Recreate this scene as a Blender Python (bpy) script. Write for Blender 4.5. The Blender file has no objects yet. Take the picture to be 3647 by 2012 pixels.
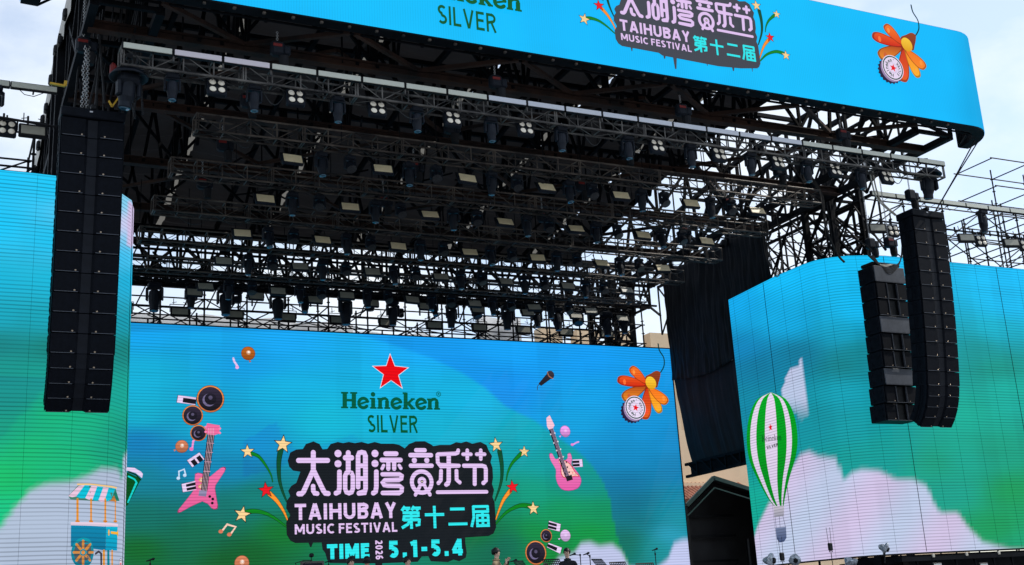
import bpy, bmesh, math, random
import numpy as np
from mathutils import Vector, Matrix, Euler
from mathutils.geometry import tessellate_polygon

random.seed(7)
rng = np.random.default_rng(7)
SC = bpy.context.scene
COL = SC.collection

# ------------------------------------------------------------------ camera, sky, sun, exposure
PW, PH = 3647.0, 2012.0
PP = np.array([PW / 2, PH / 2])
_vx = np.array([10735, 1650.]) - PP
_vz = np.array([900, -14300.]) - PP
FOC = math.sqrt(-(_vx @ _vz))
_n = lambda v: v / np.linalg.norm(v)
_dx = _n(np.array([*_vx, FOC])); _dz = _n(np.array([*_vz, FOC])); _dy = np.cross(_dz, _dx)
RW = np.stack([_dx, _dy, _dz])
CAM = np.array([0, 0, 1.7])
cd = bpy.data.cameras.new('camera')
cam = bpy.data.objects.new('camera', cd)
COL.objects.link(cam)
cd.sensor_fit = 'HORIZONTAL'; cd.sensor_width = 36
cd.lens = 36 * FOC / PW
cd.clip_start = 0.1; cd.clip_end = 5000
mw = Matrix.Identity(4)
for r in range(3):
    mw[r][0] = RW[r][0]; mw[r][1] = -RW[r][1]; mw[r][2] = -RW[r][2]; mw[r][3] = CAM[r]
cam.matrix_world = mw
SC.camera = cam

SUN_DIR = Vector((0.80, -0.25, 0.95)).normalized()     # towards the sun: high, to the right of the stage
elev = math.asin(SUN_DIR.z)
wd = bpy.data.worlds.new("World"); SC.world = wd; wd.use_nodes = True
nt = wd.node_tree; nt.nodes.clear()
out = nt.nodes.new('ShaderNodeOutputWorld'); bg = nt.nodes.new('ShaderNodeBackground')
sky = nt.nodes.new('ShaderNodeTexSky'); sky.sky_type = 'NISHITA'; sky.sun_disc = False
sky.sun_elevation = elev; sky.sun_rotation = math.atan2(SUN_DIR.x, SUN_DIR.y)
sky.air_density = 1.0; sky.dust_density = 0.7; sky.ozone_density = 1.0
tc = nt.nodes.new('ShaderNodeTexCoord'); mp = nt.nodes.new('ShaderNodeMapping')
mp.inputs['Scale'].default_value = (1, 1, 1.9)
nz = nt.nodes.new('ShaderNodeTexNoise'); nz.inputs['Scale'].default_value = 5.2; nz.inputs['Detail'].default_value = 7
nz.inputs['Roughness'].default_value = 0.55
mp.inputs['Location'].default_value = (1.35, 0.2, 0.6)
cr = nt.nodes.new('ShaderNodeValToRGB')
cr.color_ramp.elements[0].position = 0.42; cr.color_ramp.elements[0].color = (0.38, 0.38, 0.38, 1)
cr.color_ramp.elements[1].position = 0.68; cr.color_ramp.elements[1].color = (1, 1, 1, 1)
mx = nt.nodes.new('ShaderNodeMix'); mx.data_type = 'RGBA'
mx.inputs[7].default_value = (4.3, 4.6, 4.9, 1)      # sunlit cloud, in the sky's own physical scale
nt.links.new(tc.outputs['Generated'], mp.inputs['Vector']); nt.links.new(mp.outputs[0], nz.inputs['Vector'])
nt.links.new(nz.outputs['Fac'], cr.inputs[0]); nt.links.new(cr.outputs[0], mx.inputs[0])
nt.links.new(sky.outputs[0], mx.inputs[6]); nt.links.new(mx.outputs[2], bg.inputs['Color'])
bg.inputs['Strength'].default_value = 0.235
nt.links.new(bg.outputs[0], out.inputs[0])

sl = bpy.data.lights.new('sun', 'SUN'); sl.energy = 3.5; sl.angle = math.radians(0.5); sl.color = (1, 0.95, 0.87)
so = bpy.data.objects.new('sun', sl); COL.objects.link(so)
so.rotation_euler = (-SUN_DIR).to_track_quat('-Z', 'Y').to_euler(); so.location = (40, -20, 60)
SC.view_settings.view_transform = 'Standard'; SC.view_settings.look = 'None'
SC.view_settings.exposure = 0.0; SC.view_settings.gamma = 1
SC.cycles.use_denoising = True
SC.cycles.max_bounces = 5; SC.cycles.diffuse_bounces = 3

# ------------------------------------------------------------------ helpers
def ray(x, y): return RW @ np.array([x - PP[0], y - PP[1], FOC])
def atY(x, y, Y):
    d = ray(x, y); return CAM + d * (Y / d[1])
def projN(P):
    c = (np.asarray(P) - CAM) @ RW
    return PP + FOC * c[:, :2] / c[:, 2:3]
def lin(c): return tuple(((v / 255) / 12.92 if v / 255 <= .04045 else ((v / 255 + .055) / 1.055) ** 2.4) for v in c)

class MB:
    def __init__(s): s.v = []; s.f = []; s.m = []; s.mi = 0
    def add(s, vs, fs):
        b = len(s.v); s.v += [tuple(p) for p in vs]
        for f in fs: s.f.append([b + i for i in f]); s.m.append(s.mi)
        return s
    def box(s, c, d, rot=None, mat=None):
        x, y, z = d[0] / 2, d[1] / 2, d[2] / 2
        vs = [Vector((sx * x, sy * y, sz * z)) for sx in (-1, 1) for sy in (-1, 1) for sz in (-1, 1)]
        if rot is not None: vs = [rot @ v for v in vs]
        vs = [v + Vector(c) for v in vs]
        return s.add(vs, [(0, 1, 3, 2), (4, 6, 7, 5), (0, 4, 5, 1), (2, 3, 7, 6), (0, 2, 6, 4), (1, 5, 7, 3)])
    def bbox(s, c, d, b=.02, rot=None):            # box with chamfered vertical and horizontal edges
        x, y, z = d[0] / 2, d[1] / 2, d[2] / 2
        b = min(b, x * .9, y * .9, z * .9)
        prof = [(-x, -y + b), (-x + b, -y), (x - b, -y), (x, -y + b), (x, y - b), (x - b, y), (-x + b, y), (-x, y - b)]
        ins = [(-x + b, -y + b * 1.4), (-x + b * 1.4, -y + b), (x - b * 1.4, -y + b), (x - b, -y + b * 1.4), (x - b, y - b * 1.4), (x - b * 1.4, y - b), (-x + b * 1.4, y - b), (-x + b, y - b * 1.4)]
        vs = [Vector((p[0], p[1], -z)) for p in ins] + [Vector((p[0], p[1], -z + b)) for p in prof] + [Vector((p[0], p[1], z - b)) for p in prof] + [Vector((p[0], p[1], z)) for p in ins]
        if rot is not None: vs = [rot @ v for v in vs]
        vs = [v + Vector(c) for v in vs]
        fs = [tuple(range(7, -1, -1)), tuple(range(24, 32))]
        for k in range(3):
            for i in range(8):
                j = (i + 1) % 8
                fs.append((k * 8 + i, k * 8 + j, k * 8 + 8 + j, k * 8 + 8 + i))
        return s.add(vs, fs)
    def tube(s, a, b, r, n=6, r2=None, cap=True):
        a = Vector(a); b = Vector(b); d = b - a
        if d.length < 1e-6: return s
        d.normalize(); u = d.orthogonal().normalized(); w = d.cross(u)
        r2 = r if r2 is None else r2
        vs = []
        for (p, rr) in ((a, r), (b, r2)):
            for i in range(n):
                t = 2 * math.pi * i / n
                vs.append(p + u * (math.cos(t) * rr) + w * (math.sin(t) * rr))
        fs = [(i, (i + 1) % n, n + (i + 1) % n, n + i) for i in range(n)]
        if cap: fs += [tuple(range(n - 1, -1, -1)), tuple(range(n, 2 * n))]
        return s.add(vs, fs)
    def bar(s, a, b, w, h, up=(0, 0, 1)):
        a = Vector(a); b = Vector(b); d = b - a; L = d.length
        if L < 1e-6: return s
        d.normalize(); u = Vector(up)
        if abs(d.dot(u)) > .98: u = Vector((0, 1, 0))
        sx = d.cross(u).normalized(); uz = sx.cross(d)
        rot = Matrix((d, sx, uz)).transposed()
        return s.box((a + b) / 2, (L, w, h), rot)
    def ibeam(s, a, b, w, h, t=.02):
        a = Vector(a); b = Vector(b); d = (b - a).normalized(); u = Vector((0, 0, 1))
        if abs(d.dot(u)) > .98: u = Vector((0, 1, 0))
        sx = d.cross(u).normalized(); uz = sx.cross(d)
        s.bar(a + uz * (h / 2 - t / 2), b + uz * (h / 2 - t / 2), w, t)
        s.bar(a - uz * (h / 2 - t / 2), b - uz * (h / 2 - t / 2), w, t)
        return s.bar(a, b, t, h - 2 * t)
    def path(s, pts, r, n=6):
        pts = [Vector(p) for p in pts]
        vs = []; N = len(pts)
        d0 = (pts[1] - pts[0]).normalized(); u = d0.orthogonal().normalized()
        for i, p in enumerate(pts):
            d = (pts[min(i + 1, N - 1)] - pts[max(i - 1, 0)]).normalized()
            u = (u - d * u.dot(d)).normalized(); w = d.cross(u)
            for k in range(n):
                t = 2 * math.pi * k / n
                vs.append(p + u * (math.cos(t) * r) + w * (math.sin(t) * r))
        fs = []
        for i in range(N - 1):
            for k in range(n):
                fs.append((i * n + k, i * n + (k + 1) % n, (i + 1) * n + (k + 1) % n, (i + 1) * n + k))
        fs += [tuple(range(n - 1, -1, -1)), tuple(range((N - 1) * n, N * n))]
        return s.add(vs, fs)
    def lathe(s, prof, c=(0, 0, 0), n=16, rot=None):    # prof: (radius, height) about local z
        vs = []
        for (r, z) in prof:
            for i in range(n):
                t = 2 * math.pi * i / n
                v = Vector((r * math.cos(t), r * math.sin(t), z))
                if rot is not None: v = rot @ v
                vs.append(v + Vector(c))
        fs = []
        for k in range(len(prof) - 1):
            for i in range(n):
                j = (i + 1) % n
                fs.append((k * n + i, k * n + j, (k + 1) * n + j, (k + 1) * n + i))
        fs.append(tuple(range(n - 1, -1, -1))); fs.append(tuple(range((len(prof) - 1) * n, len(prof) * n)))
        return s.add(vs, fs)
    def torus(s, c, R, r, rot=None, n=16, k=6):
        vs = []; fs = []
        for i in range(n):
            a = 2 * math.pi * i / n
            for j in range(k):
                b = 2 * math.pi * j / k
                v = Vector(((R + r * math.cos(b)) * math.cos(a), (R + r * math.cos(b)) * math.sin(a), r * math.sin(b)))
                if rot is not None: v = rot @ v
                vs.append(v + Vector(c))
                fs.append((i * k + j, ((i + 1) % n) * k + j, ((i + 1) % n) * k + (j + 1) % k, i * k + (j + 1) % k))
        return s.add(vs, fs)
    def mesh(s, name):
        me = bpy.data.meshes.new(name); me.from_pydata(s.v, [], s.f)
        me.polygons.foreach_set('material_index', s.m); me.update()
        return me
    def build(s, name, mat, parent=None, smooth=False, loc=None):
        me = s.mesh(name)
        for m in (mat if isinstance(mat, (list, tuple)) else [mat]): me.materials.append(m)
        if smooth: me.polygons.foreach_set('use_smooth', [True] * len(me.polygons))
        o = bpy.data.objects.new(name, me); COL.objects.link(o)
        if parent is not None: o.parent = parent
        if loc is not None: o.location = loc
        return o

def tag(o, label=None, cat=None, group=None, kind=None):
    if label: o['label'] = label
    if cat: o['category'] = cat
    if group: o['group'] = group
    if kind: o['kind'] = kind
    return o
def empty(name, loc=(0, 0, 0), rot=(0, 0, 0), label=None, cat=None, group=None):
    o = bpy.data.objects.new(name, None); COL.objects.link(o); o.location = loc; o.rotation_euler = rot
    o.empty_display_size = .1
    return tag(o, label, cat, group)
def copy_tree(o, parent=None):
    c = o.copy(); COL.objects.link(c)
    if parent is not None: c.parent = parent
    for ch in list(o.children): copy_tree(ch, c)
    return c
ORD = ['first', 'second', 'third', 'fourth', 'fifth', 'sixth', 'seventh', 'eighth', 'ninth', 'tenth', 'eleventh', 'twelfth', 'thirteenth',
       'fourteenth', 'fifteenth', 'sixteenth', 'seventeenth', 'eighteenth', 'nineteenth', 'twentieth', 'twenty-first', 'twenty-second', 'twenty-third', 'twenty-fourth']
def spawn(proto, used, loc, rot=(0, 0, 0), label=None, group=None, scale=1):
    o = proto if not used else copy_tree(proto)
    o.location = loc; o.rotation_euler = rot; o.scale = (scale,) * 3
    if label: o['label'] = label
    if group: o['group'] = group
    return o

# ------------------------------------------------------------------ materials
def mat(name, col, rough=.6, metal=0, noise=0.0, nscale=3.0, spec=.3, bump=0.0, col2=None, bscale=None):
    m = bpy.data.materials.new(name); m.use_nodes = True
    b = m.node_tree.nodes['Principled BSDF']; N = m.node_tree.nodes; L = m.node_tree.links
    b.inputs['Roughness'].default_value = rough; b.inputs['Metallic'].default_value = metal
    b.inputs['Specular IOR Level'].default_value = spec
    b.inputs['Base Color'].default_value = (*col, 1)
    if noise or col2:
        t = N.new('ShaderNodeTexCoord'); z = N.new('ShaderNodeTexNoise'); z.inputs['Scale'].default_value = nscale
        z.inputs['Detail'].default_value = 6; z.inputs['Roughness'].default_value = .65
        r = N.new('ShaderNodeValToRGB')
        c2 = col2 if col2 else tuple(min(1, c * (1 + noise)) for c in col)
        c1 = col if col2 else tuple(c * (1 - noise) for c in col)
        r.color_ramp.elements[0].position = .36; r.color_ramp.elements[0].color = (*c1, 1)
        r.color_ramp.elements[1].position = .66; r.color_ramp.elements[1].color = (*c2, 1)
        L.new(t.outputs['Object'], z.inputs['Vector']); L.new(z.outputs['Fac'], r.inputs[0]); L.new(r.outputs[0], b.inputs['Base Color'])
    if bump:
        t = N.new('ShaderNodeTexCoord'); z = N.new('ShaderNodeTexNoise'); z.inputs['Scale'].default_value = bscale or nscale * 3
        z.inputs['Detail'].default_value = 5
        bp = N.new('ShaderNodeBump'); bp.inputs['Strength'].default_value = bump; bp.inputs['Distance'].default_value = .03
        L.new(t.outputs['Object'], z.inputs['Vector']); L.new(z.outputs['Fac'], bp.inputs['Height']); L.new(bp.outputs[0], b.inputs['Normal'])
    return m
M = {}
M['black'] = mat('black_metal', (.009, .010, .012), .5, 0, .3, 6, spec=.12)
M['body'] = mat('black_plastic', (.009, .012, .019), .5, 0, .25, 5, spec=.14)
M['grille'] = mat('speaker_grille', (.0035, .0046, .0078), .6, 0, .25, 8, spec=.06, bump=.15, bscale=60)
M['cab'] = mat('speaker_cabinet', (.005, .0066, .0105), .55, 0, .3, 4, spec=.06)
M['greypanel'] = mat('speaker_back_panel', (.062, .070, .088), .55, 0, .2, 5)
M['horn'] = mat('recessed_centre_panel', (.0075, .009, .0135), .5, 0, .2, 5, spec=.1)
M['badge'] = mat('badge_metal', (.35, .27, .2), .35, .5)
M['steel'] = mat('weathered_truss_steel', (.012, .011, .012), .55, .2, col2=(.125, .10, .083), nscale=1.6)
M['steel_light'] = mat('grey_truss_steel', (.014, .014, .016), .5, .3, col2=(.15, .14, .13), nscale=2.0)
M['rust'] = mat('rusty_beam', (.012, .009, .009), .8, 0, col2=(.055, .026, .017), nscale=1.1)
M['darksteel'] = mat('dark_painted_steel', (.005, .0058, .008), .65, 0, .5, 1.5, spec=.07)
M['scaff'] = mat('scaffold_tube', (.010, .010, .012), .6, 0, .5, 3, spec=.1)
M['scaffgrey'] = mat('scaffold_tube_grey', (.018, .019, .022), .6, .0, .5, 3, spec=.12)
M['strip'] = mat('aluminium_strip', (.42, .41, .38), .45, .2, .35, 1.2)
M['barface'] = mat('light_bar_face', (.52, .53, .46), .4, 0, .1, .8)
M['barface2'] = mat('light_bar_face_pale', (.62, .56, .60), .4, 0, .05, .8)
M['barface3'] = mat('light_bar_face_blue', (.56, .58, .64), .4, 0, .05, .8)
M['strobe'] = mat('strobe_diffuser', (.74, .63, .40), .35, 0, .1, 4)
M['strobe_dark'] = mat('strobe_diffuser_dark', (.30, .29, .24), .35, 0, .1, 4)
M['lens'] = mat('blinder_lens', (.85, .77, .64), .25, 0, .06, 12)
M['glass'] = mat('lens_glass', (.03, .10, .16), .08, 0, spec=.9)
M['honey'] = mat('wash_lens', (.035, .037, .042), .3, 0, .6, 34)
M['red'] = mat('red_tag', (.16, .012, .012), .5)
M['yellow'] = mat('yellow_strap', (.55, .33, .03), .6)
M['chain'] = mat('chain_steel', (.35, .35, .36), .35, .7)
M['cable'] = mat('cable_rubber', (.008, .008, .009), .6)
M['wcable'] = mat('pale_cable', (.45, .42, .36), .5)
M['cloth'] = mat('black_cloth', (.0075, .0085, .012), .8, 0, .35, 1.1, bump=.25, bscale=2)
M['tarp'] = mat('grey_tarp', (.72, .74, .77), .8, 0, .12, .7, bump=.3, bscale=1.5)
M['tarpedge'] = mat('pale_tarp_edge', (.5, .48, .44), .8, 0, .15, 1)
M['castle'] = mat('sandstone_render', (.56, .43, .29), .85, 0, .12, .5, bump=.1)
M['beige'] = mat('beige_render', (.72, .54, .36), .85, 0, .06, .5)
M['tile'] = mat('clay_roof_tile', (.30, .12, .075), .75, 0, .35, 4)
M['greenedge'] = mat('green_sheet_metal', (.018, .055, .05), .45, 0, .2, 3)
M['tent'] = mat('dark_tent_sheet', (.028, .028, .03), .7, 0, .3, 1)
M['ground'] = mat('concrete_ground', (.19, .20, .215), .9, 0, .2, .3)
M['deck'] = mat('stage_deck', (.02, .02, .022), .6, 0, .3, 1)
M['plastic'] = mat('clear_plastic_wrap', (.30, .34, .40), .18, 0, .6, 9, spec=.9, bump=.9, bscale=14)
M['ceil'] = mat('roof_canopy_fabric', (.008, .009, .012), .85, 0, col2=(.020, .0195, .021), nscale=.6, bump=.3, bscale=.8)
def translucent(m, col, fac):
    N = m.node_tree.nodes; L = m.node_tree.links; b = N['Principled BSDF']; o = N['Material Output']
    t = N.new('ShaderNodeBsdfTranslucent'); t.inputs[0].default_value = (*col, 1)
    x = N.new('ShaderNodeMixShader'); x.inputs[0].default_value = fac
    L.new(b.outputs[0], x.inputs[1]); L.new(t.outputs[0], x.inputs[2]); L.new(x.outputs[0], o.inputs[0])
translucent(M['ceil'], (.020, .019, .020), .18)
M['strip'] = mat('pale_translucent_sheet', (.22, .21, .19), .6, 0, .3, .8); translucent(M['strip'], (.17, .16, .14), .55)
translucent(M['tarp'], (.75, .76, .78), .45)
def led_mat(name, period, amp, axis='Z', wob=.6, gain=1.0):
    m = bpy.data.materials.new(name); m.use_nodes = True; N = m.node_tree.nodes; L = m.node_tree.links; N.clear()
    o = N.new('ShaderNodeOutputMaterial'); e = N.new('ShaderNodeEmission'); e.inputs[1].default_value = gain
    a = N.new('ShaderNodeAttribute'); a.attribute_name = 'Col'
    g = N.new('ShaderNodeNewGeometry'); s = N.new('ShaderNodeSeparateXYZ'); L.new(g.outputs['Position'], s.inputs[0])
    mp = N.new('ShaderNodeMapping'); mp.inputs['Scale'].default_value = (.12, .12, 1.3)
    L.new(g.outputs['Position'], mp.inputs[0])
    z = N.new('ShaderNodeTexNoise'); z.inputs['Scale'].default_value = 1.6; z.inputs['Detail'].default_value = 3; L.new(mp.outputs[0], z.inputs['Vector'])
    mu = N.new('ShaderNodeMath'); mu.operation = 'MULTIPLY'; mu.inputs[1].default_value = 2 * math.pi / period
    L.new(s.outputs[axis], mu.inputs[0])
    zz = N.new('ShaderNodeMath'); zz.operation = 'MULTIPLY_ADD'; zz.inputs[1].default_value = wob * 6
    L.new(z.outputs['Fac'], zz.inputs[0]); L.new(mu.outputs[0], zz.inputs[2])
    si = N.new('ShaderNodeMath'); si.operation = 'SINE'; L.new(zz.outputs[0], si.inputs[0])
    sm = N.new('ShaderNodeMapRange'); sm.interpolation_type = 'SMOOTHSTEP'
    sm.inputs['From Min'].default_value = .1; sm.inputs['From Max'].default_value = 1; sm.inputs['To Min'].default_value = 0; sm.inputs['To Max'].default_value = 1
    L.new(si.outputs[0], sm.inputs['Value'])
    # the dark rows are stronger in some drifts of the panel than others
    am = N.new('ShaderNodeMapRange'); am.inputs['From Min'].default_value = .3; am.inputs['From Max'].default_value = .7
    am.inputs['To Min'].default_value = amp * .45; am.inputs['To Max'].default_value = amp * 1.25; L.new(z.outputs['Fac'], am.inputs['Value'])
    k = N.new('ShaderNodeMath'); k.operation = 'MULTIPLY'; L.new(sm.outputs[0], k.inputs[0]); L.new(am.outputs[0], k.inputs[1])
    iv = N.new('ShaderNodeMath'); iv.operation = 'SUBTRACT'; iv.inputs[0].default_value = 1; L.new(k.outputs[0], iv.inputs[1])
    vm = N.new('ShaderNodeVectorMath'); vm.operation = 'SCALE'; L.new(a.outputs['Color'], vm.inputs[0]); L.new(iv.outputs[0], vm.inputs['Scale'])
    L.new(vm.outputs[0], e.inputs[0])
    # the dull lamp faces also send back a little daylight
    df = N.new('ShaderNodeBsdfDiffuse'); df.inputs[0].default_value = (.014, .014, .015, 1); ad = N.new('ShaderNodeAddShader')
    L.new(e.outputs[0], ad.inputs[0]); L.new(df.outputs[0], ad.inputs[1]); L.new(ad.outputs[0], o.inputs[0])
    return m
M['led_main'] = led_mat('led_rows_main', .095, .30, wob=1.3, gain=1.08)
M['led_side'] = led_mat('led_rows_side', .088, .37, wob=.6, gain=1.06)
M['led_banner'] = led_mat('led_rows_banner', .06, .07, 'X', wob=.0)
for k_ in ('led_main', 'led_side', 'led_banner'):
    src = M[k_]; art = src.copy(); art.name = src.name + '_picture'
    art.cycles.emission_sampling = 'NONE'
    M[k_ + '_art'] = art

# ------------------------------------------------------------------ flat pictures shown on the screens
class Surf:
    """A screen surface: px(x,y) turns a photo pixel into (u, v) metres on it; xyz(u, v, off) gives the point in space."""
    def __init__(s, path):
        s.p = [np.array(q, float) for q in path]
        s.s = [0.0]
        for a, b in zip(s.p[:-1], s.p[1:]): s.s.append(s.s[-1] + float(np.linalg.norm(b - a)))
        s.nrm = []
        for a, b in zip(s.p[:-1], s.p[1:]):
            d = (b - a) / np.linalg.norm(b - a); s.nrm.append(np.array([d[1], -d[0]]))
    def px(s, x, y):
        d = ray(x, y); best = None
        for i, (a, b) in enumerate(zip(s.p[:-1], s.p[1:])):
            n = s.nrm[i]; den = d[0] * n[0] + d[1] * n[1]
            if abs(den) < 1e-9: continue
            t = (a @ n) / den; P = CAM + d * t
            L = s.s[i + 1] - s.s[i]; q = ((P[:2] - a) @ (b - a)) / L
            ex = max(0, -q, q - L)
            if t <= 0: continue
            key = (round(ex, 4), t)
            if best is None or key < best[0]: best = (key, s.s[i] + q, P[2])
        return np.array([best[1], best[2]])
    def xyz(s, u, v, off=0):
        i = 0
        while i < len(s.s) - 2 and u > s.s[i + 1]: i += 1
        a, b = s.p[i], s.p[i + 1]; L = s.s[i + 1] - s.s[i]; t = (u - s.s[i]) / L
        P = a + (b - a) * t + s.nrm[i] * off
        return (P[0], P[1], v)

class Art:
    """One picture element on a screen: coloured flat shapes, each a hair in front of the one below."""
    def __init__(s, S, tr=None, tf=None, base=.006):
        s.S = S; s.tr = tr or (lambda x, y: (x, y)); s.tf = tf or (lambda p: p); s.v = []; s.f = []; s.c = []; s.off = base; s.fine = len(getattr(S, 's', [0, 1])) > 2 and base >= .02
    def P(s, x, y): return s.tf(s.S.px(*s.tr(x, y)))
    def sc(s, x, y):           # metres per drawing unit near (x, y)
        return float(np.linalg.norm(s.tf(s.S.px(*s.tr(x, y + 20))) - s.tf(s.S.px(*s.tr(x, y))))) / 20
    def uvpoly(s, pts, col, col2=None):
        if len(pts) < 3: return s
        tris = tessellate_polygon([[Vector((p[0], p[1], 0)) for p in pts]])
        b = len(s.v)
        for p in pts: s.v.append(s.S.xyz(p[0], p[1], s.off))
        zs = [p[1] for p in pts]; lo, hi = min(zs), max(zs)
        c1 = np.array(lin(col)); c2 = np.array(lin(col2)) if col2 else c1
        for t in tris:
            a, bb, c = t
            # keep faces pointing the same way
            A, B, Cc = pts[a], pts[bb], pts[c]
            ar = (B[0] - A[0]) * (Cc[1] - A[1]) - (Cc[0] - A[0]) * (B[1] - A[1])
            if abs(ar) < 1e-12: continue
            idx = (a, bb, c) if ar > 0 else (a, c, bb)
            if s.fine:
                stack = [tuple(np.array(pts[k], float) for k in idx)]
                while stack:
                    A, B, Cc = stack.pop()
                    if max(A[0], B[0], Cc[0]) - min(A[0], B[0], Cc[0]) > .13:
                        e = [np.linalg.norm(A - B), np.linalg.norm(B - Cc), np.linalg.norm(Cc - A)]; k = int(np.argmax(e))
                        if k == 0: m = (A + B) / 2; stack += [(A, m, Cc), (m, B, Cc)]
                        elif k == 1: m = (B + Cc) / 2; stack += [(A, B, m), (A, m, Cc)]
                        else: m = (Cc + A) / 2; stack += [(A, B, m), (m, B, Cc)]
                        continue
                    b1 = len(s.v)
                    for p in (A, B, Cc): s.v.append(s.S.xyz(p[0], p[1], s.off)); 
                    s.f.append([b1, b1 + 1, b1 + 2]); s.c.append([tuple(c2 + (c1 - c2) * ((p[1] - lo) / (hi - lo + 1e-9))) for p in (A, B, Cc)])
                continue
            s.f.append([b + k for k in idx])
            s.c.append([tuple(c2 + (c1 - c2) * ((pts[k][1] - lo) / (hi - lo + 1e-9))) for k in idx])
        s.off += .0006
        return s
    def poly(s, pts, col, col2=None, smooth=0):
        pts = [s.P(*p) for p in pts]
        if smooth: pts = catmull(pts, smooth, True)
        return s.uvpoly(pts, col, col2)
    def circle(s, x, y, r, col, col2=None, ry=None, n=28, rot=0):
        c = s.P(x, y); k = s.sc(x, y); ry = r if ry is None else ry
        pts = []
        for i in range(n):
            t = 2 * math.pi * i / n; a, b = r * k * math.cos(t), ry * k * math.sin(t)
            pts.append(c + np.array([a * math.cos(rot) - b * math.sin(rot), a * math.sin(rot) + b * math.cos(rot)]))
        return s.uvpoly(pts, col, col2)
    def stroke(s, pts, w, col, w2=None, smooth=0, cap=True):
        q = [s.P(*p) for p in pts]; k = s.sc(*pts[0]); w2 = w if w2 is None else w2
        if smooth: q = catmull(q, smooth, False)
        N = len(q); L = [0]
        for a, b in zip(q[:-1], q[1:]): L.append(L[-1] + float(np.linalg.norm(b - a)))
        left = []; right = []
        for i in range(N):
            d = q[min(i + 1, N - 1)] - q[max(i - 1, 0)]; d = d / (np.linalg.norm(d) + 1e-9); nn = np.array([-d[1], d[0]])
            m = 1.0
            if 0 < i < N - 1:
                d0 = q[i] - q[i - 1]; d0 = d0 / (np.linalg.norm(d0) + 1e-9); m = 1 / max(.75, abs(d0 @ d))
            h = k * (w + (w2 - w) * L[i] / (L[-1] + 1e-9)) / 2 * m
            left.append(q[i] + nn * h); right.append(q[i] - nn * h)
        pts2 = list(left)
        if cap:
            d = q[-1] - q[-2]; a0 = math.atan2(d[1], d[0])
            pts2 += [q[-1] + k * w2 / 2 * np.array([math.cos(a0 + math.pi / 2 - math.pi * j / 8), math.sin(a0 + math.pi / 2 - math.pi * j / 8)]) for j in range(1, 8)]
        pts2 += right[::-1]
        if cap:
            d = q[0] - q[1]; a0 = math.atan2(d[1], d[0])
            pts2 += [q[0] + k * w / 2 * np.array([math.cos(a0 + math.pi / 2 - math.pi * j / 8), math.sin(a0 + math.pi / 2 - math.pi * j / 8)]) for j in range(1, 8)]
        return s.uvpoly(pts2, col)
    def ring(s, x, y, r1, r0, col, n=36):
        c = s.P(x, y); k = s.sc(x, y)
        for i in range(n):
            t0 = 2 * math.pi * i / n; t1 = 2 * math.pi * (i + 1) / n
            e = [c + k * r * np.array([math.cos(t), math.sin(t)]) for (r, t) in ((r0, t0), (r1, t0), (r1, t1), (r0, t1))]
            s.uvpoly(e, col); s.off -= .0006
        s.off += .0006
        return s
    def star(s, x, y, R, col, rot=0.0, edge=(30, 30, 25), grow=1.22, inner=.42):
        c = s.P(x, y); k = s.sc(x, y)
        for (g, cc) in (((grow, edge),) if edge else ()) + ((1.0, col),):
            pts = [c + k * R * g * (1 if i % 2 == 0 else inner) * np.array([math.sin(rot + math.pi * i / 5), math.cos(rot + math.pi * i / 5)]) for i in range(10)]
            s.uvpoly(pts, cc)
        return s
    def text(s, txt, bl, tr_, col, bold=0.0, vert=False, corner=None):
        """fit the text's own box between the drawing-unit corners bl and tr_"""
        a = s.P(*bl); b = s.P(*tr_)
        if corner is not None: b = np.array([b[0], s.P(*corner)[1]])
        vs, fs = glyphs(txt, bold)
        lo = vs.min(0); hi = vs.max(0); q = (vs - lo) / (hi - lo)
        if vert: q = np.stack([q[:, 1], 1 - q[:, 0]], 1)
        q = a + q * (b - a)
        b0 = len(s.v); c = lin(col)
        for p in q: s.v.append(s.S.xyz(p[0], p[1], s.off))
        for f in fs: s.f.append([b0 + k for k in f]); s.c.append([c] * len(f))
        s.off += .0006
        return s
    def letters(s, txt, bl, tr_, col, t=.2, gap=.13, vert=False):
        """stroke-built capitals, digits and characters stretched between two drawing corners"""
        x = 0; out_ = []
        for ch in txt:
            cj = ord(ch) > 1000; w, ls = letter(ch, t)
            out_ += [outline([(p[0] + x, p[1]) for p in l], t * (1 if not cj else 1)) for l in ls]; x += w + gap
        W = x - gap; A0 = s.P(*bl); B0 = s.P(*tr_)
        for o in out_:
            q = np.array(o) / np.array([W, 1.0])
            if vert: q = np.stack([q[:, 1], 1 - q[:, 0]], 1)
            s.uvpoly([A0 + v * (B0 - A0) for v in q], col); s.off -= .0004
        return s
    def arctext(s, x, y, r, txt, a0, a1, h, col, flip=False, bold=.02):
        c = s.P(x, y); k = s.sc(x, y); col = lin(col)
        n = len(txt)
        for i, ch in enumerate(txt):
            if ch == ' ': continue
            t = a0 + (a1 - a0) * (i + .5) / n
            vs, fs = glyphs(ch, bold); vs = vs - np.array([(vs[:, 0].max() + vs[:, 0].min()) / 2, .35])
            vs = vs * h * k * 1.4
            ro = t - math.pi / 2 if not flip else t + math.pi / 2
            R = np.array([[math.cos(ro), -math.sin(ro)], [math.sin(ro), math.cos(ro)]])
            q = vs @ R.T + c + k * r * np.array([math.cos(t), math.sin(t)])
            b0 = len(s.v)
            for p in q: s.v.append(s.S.xyz(p[0], p[1], s.off))
            for f in fs: s.f.append([b0 + j for j in f]); s.c.append([col] * len(f))
        s.off += .0006
        return s
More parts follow.
